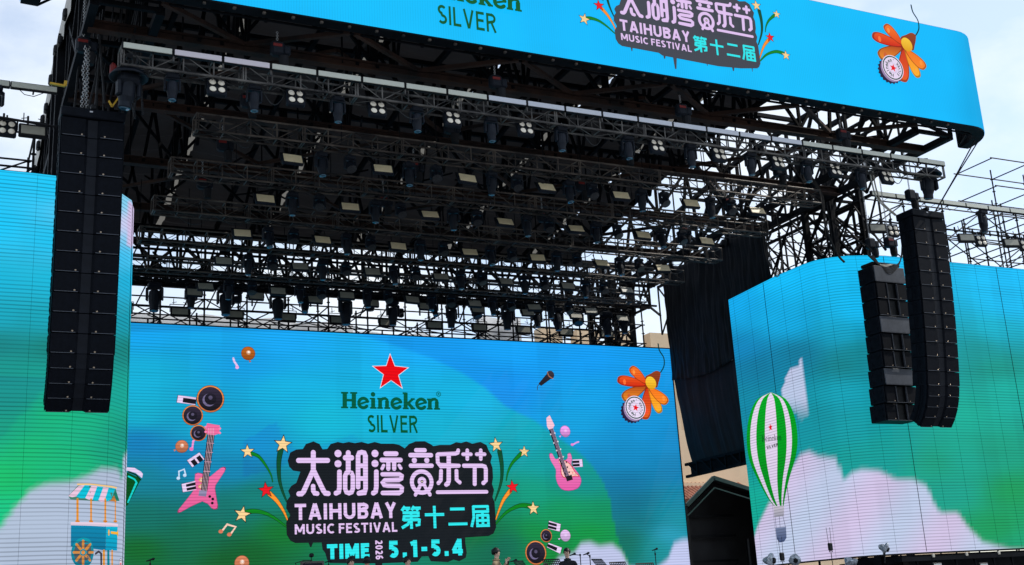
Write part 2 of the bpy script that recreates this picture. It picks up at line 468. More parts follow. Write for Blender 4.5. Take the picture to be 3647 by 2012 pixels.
    def build(s, name, m, parent, label=None):
        me = bpy.data.meshes.new(name); me.from_pydata(s.v, [], s.f)
        at = me.color_attributes.new('Col', 'FLOAT_COLOR', 'CORNER')
        flat = [x for f in s.c for c in f for x in (*c, 1.0)]
        at.data.foreach_set('color', flat); me.materials.append(m); me.update()
        o = bpy.data.objects.new(name, me); COL.objects.link(o); o.parent = parent
        if label: o['label'] = label
        return o
def catmull(p, n, closed):
    N = len(p); out = []
    for i in range(N if closed else N - 1):
        if closed: a, b, c, d = p[(i - 1) % N], p[i], p[(i + 1) % N], p[(i + 2) % N]
        else: a, b, c, d = p[max(i - 1, 0)], p[i], p[i + 1], p[min(i + 2, N - 1)]
        for k in range(n):
            t = k / n
            out.append(.5 * ((2 * b) + (c - a) * t + (2 * a - 5 * b + 4 * c - d) * t * t + (3 * b - 3 * c + d - a) * t ** 3))
    if not closed: out.append(p[-1])
    return out

def _arc(cx, cy, rx, ry, a0, a1, n=12):
    return [(cx + rx * math.cos(math.radians(a0 + (a1 - a0) * i / n)), cy + ry * math.sin(math.radians(a0 + (a1 - a0) * i / n))) for i in range(n + 1)]
def letter(ch, t):
    """centre lines of a capital or digit, cap height 1: (width, [polylines])"""
    a = t / 2; h = 1 - a
    if ch == 'T': return .70, [[(0, h), (.70, h)], [(.35, 0), (.35, 1 - t * .6)]]
    if ch == 'A': return .80, [[(t * .5, 0), (.40 - t * .05, 1)], [(.80 - t * .5, 0), (.40 + t * .05, 1)], [(.18, .29), (.62, .29)]]
    if ch == 'I': return t * 1.05, [[(t * .52, 0), (t * .52, 1)]]
    if ch == 'H': return .76, [[(a, 0), (a, 1)], [(.76 - a, 0), (.76 - a, 1)], [(a, .53), (.76 - a, .53)]]
    if ch == 'U': return .74, [[(a, 1), (a, .36)] + _arc(.37, .36, .37 - a, .36 - a, 180, 360) + [(.74 - a, 1)]]
    if ch == 'B': return .68, [[(a, 0), (a, 1)], [(a * .5, h), (.38, h)] + _arc(.38, .76, .22, .24 - a, 90, -90) + [(a, .52)], [(a * .5, .52), (.40, .52)] + _arc(.40, .26 + a / 2, .28 - a, .26 - a / 2, 90, -90) + [(a * .5, a)]]
    if ch == 'Y': return .74, [[(t * .5, 1), (.37, .45)], [(.74 - t * .5, 1), (.37, .45)], [(.37, 0), (.37, .52)]]
    if ch == 'M': return .94, [[(a, 0), (a, 1)], [(.94 - a, 0), (.94 - a, 1)], [(a + t * .1, 1 - a * .2), (.47, .22)], [(.94 - a - t * .1, 1 - a * .2), (.47, .22)]]
    if ch == 'S': return .60, [_arc(.30, .745, .27 - a * .6, .255 - a, 35, 270, 14)[:-1] + _arc(.30, .26, .28 - a * .5, .26 - a, 90, -145, 14)]
    if ch == 'C': return .66, [_arc(.42, .5, .42 - a, .5 - a, 52, 308, 20)]
    if ch == 'F': return .56, [[(a, 0), (a, 1)], [(a, h), (.56, h)], [(a, .52), (.52, .52)]]
    if ch == 'E': return .58, [[(a, 0), (a, 1)], [(a, h), (.57, h)], [(a, .53), (.53, .53)], [(a, a), (.58, a)]]
    if ch == 'L': return .54, [[(a, 0), (a, 1)], [(a, a), (.54, a)]]
    if ch == 'V': return .76, [[(t * .5, 1), (.38 - t * .06, 0)], [(.76 - t * .5, 1), (.38 + t * .06, 0)]]
    if ch == 'R': return .68, [[(a, 0), (a, 1)], [(a * .5, h), (.38, h)] + _arc(.38, .74, .26 - a * .6, .26 - a, 90, -90) + [(a, .48)], [(.36, .5), (.64 - a * .2, 0)]]
    if ch == '0': return .60, [_arc(.30, .5, .30 - a, .5 - a, 90, 450, 24)]
    if ch == '2': return .58, [_arc(.28, .72, .27 - a, .28 - a, 160, -20, 12) + [(.47, .55), (a * .9, a)], [(a * .3, a), (.58, a)]]
    if ch == '6': return .60, [_arc(.30, .31, .30 - a, .31 - a, 0, 360, 20), [(a, .33), (a + .02, .55), (.16, .8), (.44, .97)]]
    if ch == '5': return .60, [[(.56, h), (a + .05, h)], [(a + .05, 1), (a + .03, .50)], [(a, .53), (.16, .6)] + _arc(.29, .33, .31 - a, .33 - a, 75, -140, 14)]
    if ch == '1': return .42, [[(.27, 0), (.27, 1)], [(0, h - .10), (.27, h)]]
    if ch == '4': return .66, [[(.48, 0), (.48, 1)], [(.46, .96), (.06, .28)], [(0, .25), (.66, .25)]]
    if ch == '-': return .36, [[(0, .46), (.36, .46)]]
    if ch == '.': return t * 1.2, [[(t * .6, 0), (t * .6, t * 1.15)]]
    if ch == ' ': return .16, []
    if ch == '\u7b2c': return 1.0, [[(.22, 1), (.06, .80)], [(.16, .91), (.47, .91)], [(.28, .92), (.36, .79)], [(.66, 1), (.53, .82)], [(.6, .91), (.97, .91)], [(.76, .92), (.84, .79)], [(.1, .715), (.84, .715)], [(.84, .76), (.84, .51)], [(.18, .555), (.84, .555)], [(.18, .6), (.13, .34)],
        [(.13, .385), (.9, .385)], [(.89, .43), (.86, .15), (.70, .13)], [(.5, .76), (.5, -.02)], [(.48, .37), (.32, .18), (.04, .03)]]
    if ch == '\u5341': return 1.0, [[(.03, .6), (.97, .6)], [(.5, 1), (.5, -.02)]]
    if ch == '\u4e8c': return 1.0, [[(.14, .84), (.86, .84)], [(.03, .15), (.97, .15)]]
    if ch == '\u5c4a': return 1.0, [[(.14, .93), (.93, .93)], [(.89, .97), (.89, .66)], [(.14, .70), (.93, .70)], [(.17, .97), (.17, .42), (.04, .0)], [(.30, .52), (.93, .52)], [(.34, .55), (.34, -.02)], [(.89, .55), (.89, -.02)], [(.34, .285), (.89, .285)], [(.34, .05), (.89, .05)], [(.615, .66), (.615, .06)]]
    return .5, []
def outline(p, w):
    q = [np.array(v, float) for v in p]; N = len(q); l, r = [], []
    for i in range(N):
        d = q[min(i + 1, N - 1)] - q[max(i - 1, 0)]; d = d / (np.linalg.norm(d) + 1e-9); m = 1.0
        if 0 < i < N - 1:
            d0 = q[i] - q[i - 1]; d0 = d0 / (np.linalg.norm(d0) + 1e-9); m = 1 / max(.75, abs(d0 @ d))
        n = np.array([-d[1], d[0]]) * w / 2 * m
        l.append(q[i] + n); r.append(q[i] - n)
    return l + r[::-1]
_G = {}
def glyphs(txt, bold):
    key = (txt, bold)
    if key in _G: return _G[key]
    cu = bpy.data.curves.new('lettering', 'FONT'); cu.body = txt; cu.size = 1; cu.offset = bold; cu.resolution_u = 4; cu.fill_mode = 'FRONT'
    o = bpy.data.objects.new('lettering', cu); COL.objects.link(o)
    dg = bpy.context.evaluated_depsgraph_get()
    me = bpy.data.meshes.new_from_object(o.evaluated_get(dg))
    vs = np.array([v.co[:2] for v in me.vertices]); fs = [list(p.vertices) for p in me.polygons]
    bpy.data.objects.remove(o); bpy.data.curves.remove(cu); bpy.data.meshes.remove(me)
    _G[key] = (vs, fs)
    return _G[key]
def Z(x0, y0, k): return lambda x, y: (x0 + x * k, y0 + y * k)
K1, K2, K3 = 900 / 2558, 900 / 2498, 947 / 2576
z1b, z2b, z3b = Z(0, 1000, K1), Z(900, 1000, K1), Z(1800, 1000, K1)
z5, z6, z7, z8 = Z(0, 1500, K2), Z(900, 1500, K2), Z(1800, 1500, K2), Z(2700, 1500, K3)
t2, t3, t4 = Z(900, 0, K1), Z(1800, 0, K1), Z(2700, 0, K3)

def idw(pal):
    xy = np.array([p[:2] for p in pal], float); c = np.array([lin(p[2]) for p in pal])
    def f(q):
        d = (((q[:, None, :] - xy[None]) * np.array([.62, 1.0])) ** 2).sum(2) + 1500
        w = d ** -1.6
        r = (w[:, :, None] * c[None]).sum(1) / w.sum(1)[:, None]
        return r * np.array([1, 1.07, 1.0]) + np.array([.007, .006, .004])  # hue shift, plus a small lift painting in the haze and daylight veil
    return f
def display(name, S, u0, u1, v0, v1, colf, m, parent, du=.14, dv=.1):
    us = set(np.linspace(u0, u1, max(2, int((u1 - u0) / du)))); us |= {x for x in S.s if u0 < x < u1}
    us = sorted(us); vs = np.linspace(v0, v1, max(2, int((v1 - v0) / dv)))
    P = [S.xyz(u, v) for u in us for v in vs]; nv = len(vs)
    fs = [(i * nv + j, (i + 1) * nv + j, (i + 1) * nv + j + 1, i * nv + j + 1) for i in range(len(us) - 1) for j in range(nv - 1)]
    c = colf(projN(P), np.array(P))
    mu = np.repeat(np.floor(np.array(us) / .96), len(vs)); mv = np.tile(np.floor(vs / .96), len(us))   # modules never match exactly
    c = c * (1 + .035 * np.sin(mu * 12.9898 + mv * 78.233 * 0 ) * np.cos(mu * 3.7) + .018 * np.sin(mu * 45.1 + mv * 27.7))[:, None]
    me = bpy.data.meshes.new(name); me.from_pydata(P, [], fs)
    at = me.color_attributes.new('Col', 'FLOAT_COLOR', 'POINT')
    at.data.foreach_set('color', np.concatenate([c, np.ones((len(c), 1))], 1).ravel().astype(np.float32)); me.materials.append(m); me.update()
    o = bpy.data.objects.new(name, me); COL.objects.link(o); o.parent = parent
    return o
def sstep(x): x = np.clip(x, 0, 1); return x * x * (3 - 2 * x)
# ------------------------------------------------------------------ ground and stage floor
def sheet(name, x0, x1, y0, y1, z, m, kind='structure'):
    o = MB().add([(x0, y0, z), (x1, y0, z), (x1, y1, z), (x0, y1, z)], [(0, 1, 2, 3)]).build(name, m)
    return tag(o, kind=kind)
sheet('ground', -900, 900, -900, 900, 0, M['ground'])
dk = MB(); dk.box((14.0, 31.2, .75), (21.0, 15.5, 1.5)); dk = dk.build('stage_floor', M['deck']); tag(dk, kind='structure')

# ------------------------------------------------------------------ the wide LED screen at the back of the stage
LAV = (226, 196, 242); CY = (45, 232, 238); DK = (22, 27, 32)
SM = Surf([(2.5, 38.0), (25.58, 38.0)])
_q = [(1.17 * math.sin(t), 1.35 * (1 - math.cos(t))) for t in np.linspace(0, math.pi / 2, 11)]
SB = Surf([(2.21 - a_, 22.2 + b_) for a_, b_ in _q[::-1]] + [(25.85 + a_, 22.2 + b_) for a_, b_ in _q])
main = empty('led_screen', (14.0, 38.2, 2.2), label='widest led screen at the back of the stage showing a red star and festival lettering', cat='led screen')
def world_child(o, p):           # keep world coordinates although the parent stands elsewhere
    o.matrix_parent_inverse = Matrix.Translation(p.location).inverted(); return o
innerC = idw([(500, 1160, (0, 158, 238)), (1000, 1200, (8, 164, 248)), (1500, 1215, (8, 165, 248)), (1900, 1250, (0, 158, 245)), (2330, 1260, (0, 150, 238)), (500, 1350, (0, 168, 214)),
    (900, 1290, (0, 150, 225)), (1000, 1400, (0, 170, 222)), (1400, 1420, (0, 172, 226)), (1150, 1500, (0, 178, 215)), (1700, 1450, (0, 172, 226)),
    (1640, 1530, (0, 172, 212)), (500, 1480, (0, 172, 208)), (700, 1520, (0, 160, 205)), (900, 1560, (0, 150, 208)), (500, 1570, (0, 118, 185)), (650, 1620, (0, 125, 190)), (850, 1680, (0, 130, 185)),
    (500, 1700, (0, 122, 150)), (900, 1750, (0, 120, 110)), (800, 1800, (0, 110, 105)), (500, 1830, (0, 108, 100)), (700, 1900, (0, 102, 75)), (500, 1960, (0, 98, 36)), (900, 1975, (0, 92, 36)), (800, 2005, (0, 88, 34)),
    (1000, 1900, (0, 112, 40)), (1780, 1600, (0, 160, 178)), (1850, 1560, (0, 162, 190)), (1950, 1650, (0, 152, 160)), (1800, 1750, (0, 140, 120)), (1900, 1750, (0, 150, 125)), (2080, 1720, (0, 142, 142)),
    (2000, 1820, (0, 148, 92)), (2120, 1830, (0, 140, 95)), (1900, 1900, (0, 140, 62)), (2100, 1890, (0, 146, 62)), (1780, 1960, (0, 92, 78)), (1810, 1930, (0, 108, 92)), (1720, 1900, (0, 105, 50)), (1960, 1980, (0, 130, 50)), (2060, 1940, (0, 140, 70))])
outerC = idw([(1800, 1250, (0, 155, 245)), (2100, 1290, (0, 150, 242)), (2360, 1270, (0, 148, 235)), (1650, 1300, (0, 145, 235)), (1800, 1380, (0, 140, 235)), (2100, 1400, (0, 155, 230)), (2360, 1400, (0, 142, 222)), (2050, 1500, (0, 155, 222)),
    (2300, 1520, (0, 142, 215)), (2400, 1550, (0, 132, 200)), (2250, 1620, (0, 135, 200)), (2400, 1680, (0, 122, 180)), (2250, 1720, (0, 112, 165)), (2400, 1780, (0, 128, 165)), (2280, 1790, (0, 105, 140)), (2300, 1850, (0, 98, 112)), (2250, 1920, (0, 100, 78)),
    (2230, 1960, (0, 108, 88)), (2350, 1830, (0, 138, 165)), (2430, 1860, (0, 140, 160)), (2380, 1900, (40, 160, 200)), (2330, 1950, (0, 140, 150))])
hill = np.array([(1240, 1180), (1390, 1225), (1533, 1274), (1639, 1324), (1727, 1380), (1800, 1447), (1908, 1500), (2002, 1568), (2052, 1601), (2106, 1655), (2146, 1712), (2171, 1774), (2182, 1842), (2203, 1932), (2232, 1986), (2300, 2140)], float)
def inpoly(q, P):
    x, y = q[:, 0], q[:, 1]; r = np.zeros(len(q), bool); P = np.asarray(P, float)
    for (a, b) in zip(P, np.roll(P, -1, 0)):
        c = ((a[1] > y) != (b[1] > y)) & (x < (b[0] - a[0]) * (y - a[1]) / (b[1] - a[1] + 1e-12) + a[0]); r ^= c
    return r
def softtop(q, line, w):         # 1 below a cloud outline, 0 above, blended over w pixels
    L = np.array(line, float); return sstep((q[:, 1] - np.interp(q[:, 0], L[:, 0], L[:, 1])) / w + .5)
facet = [(870, 1570), (985, 1500), (1012, 1560), (1060, 1605), (1010, 1660), (860, 1700)]
def main_col(q, P):
    yb = np.interp(q[:, 0], hill[:, 0], hill[:, 1])
    ins = sstep((q[:, 1] - yb) / 14 + .5)[:, None]
    c = innerC(q) * ins + outerC(q) * (1 - ins)
    c = np.where(inpoly(q, facet)[:, None], c * np.array([1, .85, 1.0]), c)
    c = np.where((inpoly(q, [(1130, 1590), (1260, 1545), (1290, 1575), (1260, 1640), (1150, 1640)]))[:, None], c * np.array([1, .9, 1.0]), c)
    # soft clouds along the lower right
    a = softtop(q, [(1900, 2100), (1990, 1985), (2045, 1968), (2070, 1935), (2100, 1930), (2135, 1945), (2180, 1938), (2215, 1965), (2240, 2020), (2330, 2030), (2380, 1990), (2400, 1935), (2430, 1922), (2480, 1918)], 34)
    wht = np.array(lin((196, 200, 238))); a = (a * .92)[:, None]
    c = c * (1 - a) + wht * a
    return np.maximum(c, 0)
o = display('display', SM, 0, 23.08, 2.25, 11.24, main_col, M['led_main'], main, .1, .075); world_child(o, main)
fr = MB(); fr.box((14.04, 38.16, 6.7), (23.1, .3, 9.0)); fr.box((14.04, 38.0, 11.262), (23.14, .06, .03)); fr.box((25.6, 38.0, 6.75), (.03, .06, 9.0))
world_child(fr.build('cabinet_frame', M['black'], main), main)
ART = M['led_main_art']
def art(name, A, par=None, m=None): return world_child(A.build(name, m or ART, par or main), par or main)

def heineken(A, x0, y0, x1, y1, capk, col):
    """slab-serif wordmark between drawing corners (left baseline, right baseline), capk = cap height in drawing units"""
    W = x1 - x0; u = W / 5.83
    def T(px, py): return (x0 + px * u, y0 + (y1 - y0) * px / 5.83 - py * capk)
    def S(pts, w): A.stroke([T(*p) for p in pts], w * u, col, cap=False)
    def V(x, y0_, y1_, w=.27): S([(x, y0_), (x, y1_)], w)
    def Hh(x0_, x1_, y, w=.13): S([(x0_, y), (x1_, y)], w)
    V(.20, 0, 1); V(.74, 0, 1); Hh(.2, .74, .5, .15)
    for cx in (.20, .74): Hh(cx - .22, cx + .2, .05, .11); Hh(cx - .22, cx + .2, .95, .11)
    def e(cx):
        pts = []
        for i in range(15):
            t = math.radians(20 + i * (300 / 14)); pts.append((cx + .27 * math.cos(t), .34 + .29 * math.sin(t)))
        A.stroke([T(*p) for p in pts], .19 * u, col, cap=True)
        A.stroke([T(cx - .22, .28), T(cx + .26, .43)], .12 * u, col)
    def n(x):
        V(x + .17, 0, .66, .24); V(x + .58, 0, .5, .24); Hh(x, x + .3, .62, .11); Hh(x, x + .33, .05, .11); Hh(x + .42, x + .77, .05, .11)
        A.stroke([T(x + .2, .52), T(x + .32, .62), T(x + .47, .64), T(x + .58, .56), T(x + .6, .46)], .17 * u, col)
    e(1.30); V(1.88, 0, .66, .25); Hh(1.68, 1.95, .62, .1); Hh(1.70, 2.08, .05, .11); A.circle(*T(1.87, .88), .14 * u, col)
    n(2.12); e(3.26)
    V(3.80, 0, 1.02, .25); Hh(3.62, 3.85, .98, .1); Hh(3.63, 3.98, .05, .11); S([(3.86, .3), (4.22, .62)], .15); S([(3.96, .36), (4.24, .03)], .2); Hh(4.1, 4.34, .63, .1); Hh(4.08, 4.36, .05, .11)
    e(4.72); n(5.06)

def c(*p): return [tuple(q) for q in p]
def star_logo(tr, tf=None, S=SM, reg=True, star=True, pre=None):
    G = (0, 88, 62) if S is SM else (0, 92, 40)
    A = Art(S, tr, tf)
    heineken(A, 897, 1290, 1893, 1306, 165, G)
    if reg: A.ring(1878, 1148, 26, 20, G); A.letters('R', (1870, 1159), (1887, 1137), G, .2)
    B = Art(S, tr, tf)
    B.letters('SILVER', (1166, 1534), (1664, 1366), (0, 84, 44) if S is SM else (0, 88, 40), .15, .15)
    out_ = [('wordmark', A), ('lettering', B)]
    if star:
        D = Art(S, tr, tf)
        pts = [(1390, 745), (1437, 865), (1570, 880), (1472, 955), (1510, 1083), (1400, 1005), (1293, 1080), (1326, 948), (1218, 866), (1352, 862)]
        cx, cy = 1396, 930
        D.poly([(cx + (x - cx) * 1.075, cy + (y - cy) * 1.075) for x, y in pts], (240, 232, 246)); D.poly(pts, (232, 4, 16))
        out_.append(('star', D))
    return out_
for nm, A in star_logo(z2b): art(nm, A)

PLATE = [(345, 390), (370, 310), (430, 280), (495, 275), (525, 225), (600, 200), (660, 225), (690, 278), (735, 275), (770, 225), (840, 205), (892, 216), (950, 205), (1010, 216), (1075, 205), (1140, 222), (1205, 205), (1270, 222), (1390, 222), (1450, 235),
    (1502, 268), (1545, 225), (1610, 200), (1700, 198), (1755, 225), (1785, 246), (1850, 235), (1950, 235), (2010, 208), (2060, 215), (2110, 200), (2170, 222), (2250, 205), (2310, 235), (2330, 285), (2365, 345), (2350, 405), (2370, 460), (2375, 560), (2365, 620), (2385, 680),
    (2370, 750), (2390, 800), (2400, 950), (2405, 1050), (2380, 1110), (2330, 1135), (2250, 1140), (2100, 1150), (1700, 1175), (1300, 1190), (900, 1196), (680, 1200), (420, 1205), (370, 1180), (335, 1120), (330, 1000), (370, 930), (330, 860), (335, 790), (370, 740), (350, 690), (380, 640), (430, 610), (470, 500), (400, 490), (360, 450)]
PTIME = [(680, 1150), (2100, 1100), (2100, 1195), (2115, 1300), (2105, 1350), (2040, 1385), (1985, 1368), (1930, 1393), (1760, 1385), (1735, 1335), (1670, 1338), (1630, 1390), (1280, 1405), (1280, 1460), (1215, 1460), (1210, 1405), (760, 1402), (735, 1370), (715, 1300), (690, 1270), (680, 1200)]
def festival(S, tr, tf, DKc, drips):
    res = []
    A = Art(S, tr, tf, .008)
    A.poly(PLATE, DKc)
    if drips:
        for (x, y, w, l) in ((560, 1195, 40, 50), (1030, 1185, 60, 70), (1180, 1180, 70, 190), (1640, 1170, 26, 70), (2010, 1140, 60, 90), (2280, 1130, 22, 60)): A.stroke([(x, y - 20), (x, y + l)], w, DKc, w * .35)
        A.poly([(900, 1170), (1000, 1225), (1800, 1215), (2120, 1180), (2360, 1130), (2360, 1060)], DKc)
    else:
        A.poly(PTIME, DKc); A.stroke([(573, 1195), (573, 1236)], 52, DKc, 20)
    res.append(('backing_shape', A))
    A = Art(S, tr, tf, .012)
    def s(pts, w): A.stroke(pts, w, LAV)
    # first character
    s([(452, 388), (740, 388)], 50); s([(598, 310), (598, 490)], 50); s([(596, 490), (500, 700), (480, 718), (455, 719)], 50); s([(602, 490), (700, 690), (718, 712), (745, 716)], 50); s([(596, 642), (598, 690), (612, 712), (636, 716)], 46)
    # second
    A.circle(842, 320, 36, LAV); A.circle(842, 421, 36, LAV); s([(856, 500), (856, 660), (848, 700), (822, 712)], 48)
    s([(943, 312), (943, 500)], 50); s([(915, 362), (975, 362)], 54)
    s([(950, 505), (925, 512), (912, 540), (912, 670), (925, 702), (950, 712), (975, 702), (988, 670), (988, 540), (975, 512), (950, 505)], 44)
    s([(1040, 650), (1040, 340), (1052, 314), (1076, 308), (1100, 314), (1112, 340), (1114, 670), (1104, 702), (1048, 713)], 48); s([(1040, 440), (1112, 440)], 46); s([(1040, 567), (1112, 567)], 44)
    # third
    A.circle(1207, 320, 36, LAV); A.circle(1207, 419, 36, LAV); s([(1220, 500), (1220, 650), (1212, 698), (1190, 711)], 48)
    s([(1312, 322), (1416, 322)], 48); s([(1275, 384), (1458, 384)], 48); s([(1338, 410), (1338, 470)], 44); s([(1396, 410), (1396, 470)], 44); s([(1292, 438), (1276, 470)], 34); s([(1445, 438), (1462, 466)], 34)
    s([(1280, 525), (1450, 525), (1470, 540), (1466, 568), (1445, 580), (1300, 584), (1283, 606), (1298, 632), (1330, 638), (1450, 640), (1472, 660), (1470, 692), (1446, 710), (1282, 710)], 43)
    # fourth
    s([(1612, 288), (1698, 288)], 42); s([(1556, 336), (1760, 337)], 44); A.circle(1595, 388, 27, LAV); A.circle(1718, 388, 27, LAV); s([(1560, 440), (1766, 440)], 44)
    A.ring(1668, 602, 126, 84, LAV); A.circle(1670, 597, 46, LAV); s([(1648, 645), (1606, 728)], 36); s([(1692, 630), (1712, 670)], 34); s([(1735, 702), (1748, 726)], 38); A.circle(1670, 597, 15, DKc); A.circle(1670, 597, 7, (240, 230, 200))
    # fifth
    s([(1830, 328), (2000, 322), (2022, 312), (2028, 290)], 40); s([(1822, 335), (1826, 410), (1850, 440), (2034, 441)], 40); s([(1934, 345), (1934, 590), (1924, 618), (1910, 627)], 46); s([(1858, 492), (1855, 585), (1832, 612)], 40); s([(2010, 492), (2012, 580), (2042, 606)], 40)
    # sixth
    s([(2076, 328), (2152, 328)], 38); s([(2117, 290), (2117, 374)], 38); s([(2210, 328), (2288, 328)], 38); s([(2250, 290), (2250, 374)], 38)
    s([(2084, 441), (2265, 441), (2292, 452), (2300, 475), (2300, 590), (2275, 612)], 42); s([(2190, 450), (2190, 622)], 42); s([(1822, 703), (2308, 699)], 36)
    res.append(('lettering', A))
    A = Art(S, tr, tf, .012)
    A.letters('TAIHUBAY', (415, 978), (1415, 803), LAV, .205, .14); A.letters('MUSIC FESTIVAL', (415, 1119), (1425, 998), LAV, .19, .15)
    res.append(('lettering', A))
    A = Art(S, tr, tf, .012); A.letters('第十二届', (1465, 1062), (2340, 828), CY, .135, .13)
    res.append(('lettering', A))
    if not drips:
        A = Art(S, tr, tf, .012); A.letters('TIME', (735, 1366), (1150, 1205), CY, .26, .12); res.append(('lettering', A))
        A = Art(S, tr, tf, .012); A.letters('5.1-5.4', (1345, 1352), (2070, 1162), CY, .25, .24); res.append(('lettering', A))
        A = Art(S, tr, tf, .012); A.letters('2026', (1215, 1368), (1282, 1176), LAV, .2, .16, vert=True); res.append(('lettering', A))
    GD, GL, OR, TAN, RD = (8, 78, 48), (10, 132, 30), (252, 150, 44), (248, 212, 150), (238, 22, 36)
    def trail(pts, w0, w1, col): 
        A.stroke(pts, w0 + 10, (15, 40, 20), w1 + 8, smooth=5); A.stroke(pts, w0, col, w1, smooth=5)
    X = 2498
    for (tp, w0, w1, cc, sx_, sy_, R_, sc_, ro) in (
        ([(278, 275), (258, 400), (262, 560), (290, 680), (336, 795)], 50, 10, GD, 298, 228, 84, TAN, .1),
        ([(-10, 320), (60, 350), (130, 440), (180, 530), (196, 600)], 30, 4, GL, -52, 300, 66, TAN, -.05),
        ([(165, 715), (240, 790), (305, 890), (345, 980)], 46, 12, OR, 130, 680, 74, RD, -.1),
        ([(-70, 905), (0, 890), (110, 905), (220, 960), (335, 1045)], 46, 10, GL, -104, 922, 80, TAN, .2),
        ([(2440, 300), (2462, 440), (2455, 600), (2395, 785)], 44, 8, GD, 2405, 235, 70, TAN, -.1),
        ([(X + 150, 325), (X + 70, 410), (X + 25, 500), (X + 8, 585)], 34, 4, GL, X + 185, 302, 56, TAN, .05),
        ([(X + 45, 690), (X - 15, 770), (X - 60, 870), (X - 95, 970)], 40, 10, OR, X + 70, 650, 64, RD, -.1),
        ([(X + 240, 840), (X + 140, 835), (X + 10, 900), (X - 95, 1015)], 44, 10, GL, X + 275, 862, 66, TAN, .0)):
        A = Art(S, tr, tf, .007); trail(tp, w0, w1, cc); A.star(sx_, sy_, R_, sc_, ro); res.append(('firework_picture', A))
    return res
for nm, A in festival(SM, z6, None, DK, False): art(nm, A)

def flower(S, tr, tf):
    A = Art(S, tr, tf, .007)
    A.stroke([(1545, 640), (1558, 705), (1600, 775), (1607, 845), (1590, 895), (1560, 940)], 15, (10, 60, 55), 11, smooth=5)
    def petal(b, t, w, c1, c2):
        d = np.array(t, float) - np.array(b, float); L = np.linalg.norm(d); d /= L; n = np.array([-d[1], d[0]]); b = np.array(b, float)
        prof = [(0, .12), (.25, .34), (.5, .47), (.75, .5), (.9, .4), (.98, .2)]
        pts = [b + d * L * u + n * w * k for u, k in prof] + [b + d * L * u - n * w * k for u, k in prof[::-1]]
        for g, (a, a2) in ((1.0, (tuple(int(v * .72) for v in c1), tuple(int(v * .72) for v in c2))), (.84, (c1, c2))):
            m = b + d * L * .55
            A.poly([tuple(m + (p - m) * g) for p in pts], a, a2, smooth=3)
        m = b + d * L * .74 - n * w * .12                   # the painted shine of the picture
        A.circle(*m, w * .16, tuple(min(255, int(v * 1.04 + 26)) for v in c1), ry=w * .26, rot=0)
    petal((1430, 1062), (1180, 1195), 120, (176, 70, 22), (236, 140, 40))
    petal((1440, 1070), (1410, 1408), 112, (206, 52, 22), (232, 92, 28))
    petal((1430, 1055), (1128, 995), 104, (240, 86, 28), (206, 40, 16))
    petal((1432, 1045), (1262, 872), 92, (250, 120, 38), (224, 66, 20))
    petal((1450, 1080), (1568, 1342), 84, (250, 140, 28), (255, 178, 40)); petal((1450, 1080), (1640, 1242), 100, (246, 120, 30), (250, 136, 36))
    A.poly([(1412, 985), (1470, 940), (1522, 912), (1562, 925), (1566, 960), (1548, 1030), (1520, 1085)], (150, 66, 30), (120, 46, 26), smooth=3)
    A.circle(1470, 1035, 60, (250, 205, 60), (226, 160, 20), ry=66, rot=.5)
    cx, cy = 1312, 1285
    sp = [(cx - 26 + (132 if i % 2 else 118) * math.cos(2 * math.pi * i / 42) * .96, cy + 30 + (132 if i % 2 else 118) * math.sin(2 * math.pi * i / 42)) for i in range(42)]
    A.poly(sp, (36, 28, 60)); A.circle(cx - 16, cy + 18, 118, (150, 130, 170)); A.circle(cx, cy, 120, (232, 218, 244)); A.ring(cx, cy, 112, 101, (10, 70, 52)); A.ring(cx, cy, 50, 46, (196, 178, 214)); A.star(cx + 4, cy, 40, (232, 10, 24), .2, None)
    A.arctext(cx, cy, 74, 'Heineken', math.radians(265), math.radians(88), 34, (12, 66, 50), False)
    A.arctext(cx, cy, 74, 'SILVER', math.radians(-58), math.radians(48), 26, (12, 66, 50), True)
    A.circle(cx + 10, cy - 80, 4, (12, 66, 50)); A.circle(cx + 55, cy + 62, 4, (12, 66, 50))
    return A
art('flower_picture', flower(SM, z3b, None))

def disc(A, x, y, r):
    A.circle(x, y, r * 1.09, (60, 30, 20)); A.circle(x, y, r * 1.05, (240, 150, 80), (200, 110, 60)); A.circle(x, y, r * .95, (52, 44, 64), (18, 16, 22)); A.circle(x - r * .12, y + r * .1, r * .5, (112, 104, 140)); A.circle(x, y + r * .02, r * .46, (34, 30, 44), (20, 18, 26)); A.circle(x, y - r * .1, r * .16, (86, 80, 108))
def keys(A, q, n=2):
    A.poly([(x + (x - sum(p[0] for p in q) / 4) * .06, y + (y - sum(p[1] for p in q) / 4) * .06) for x, y in q], (40, 30, 60)); A.poly(q, (232, 208, 244))
    q = [np.array(p, float) for p in q]
    for i in range(n):
        a, b = (i + .22) / n * .9 + .05, (i + .92) / n * .9 + .05
        def B(u, v): return tuple((q[0] * (1 - u) + q[1] * u) * (1 - v) + (q[3] * (1 - u) + q[2] * u) * v)
        A.poly([B(.3, a), B(1, a), B(1, b), B(.3, b)], (22, 20, 30))
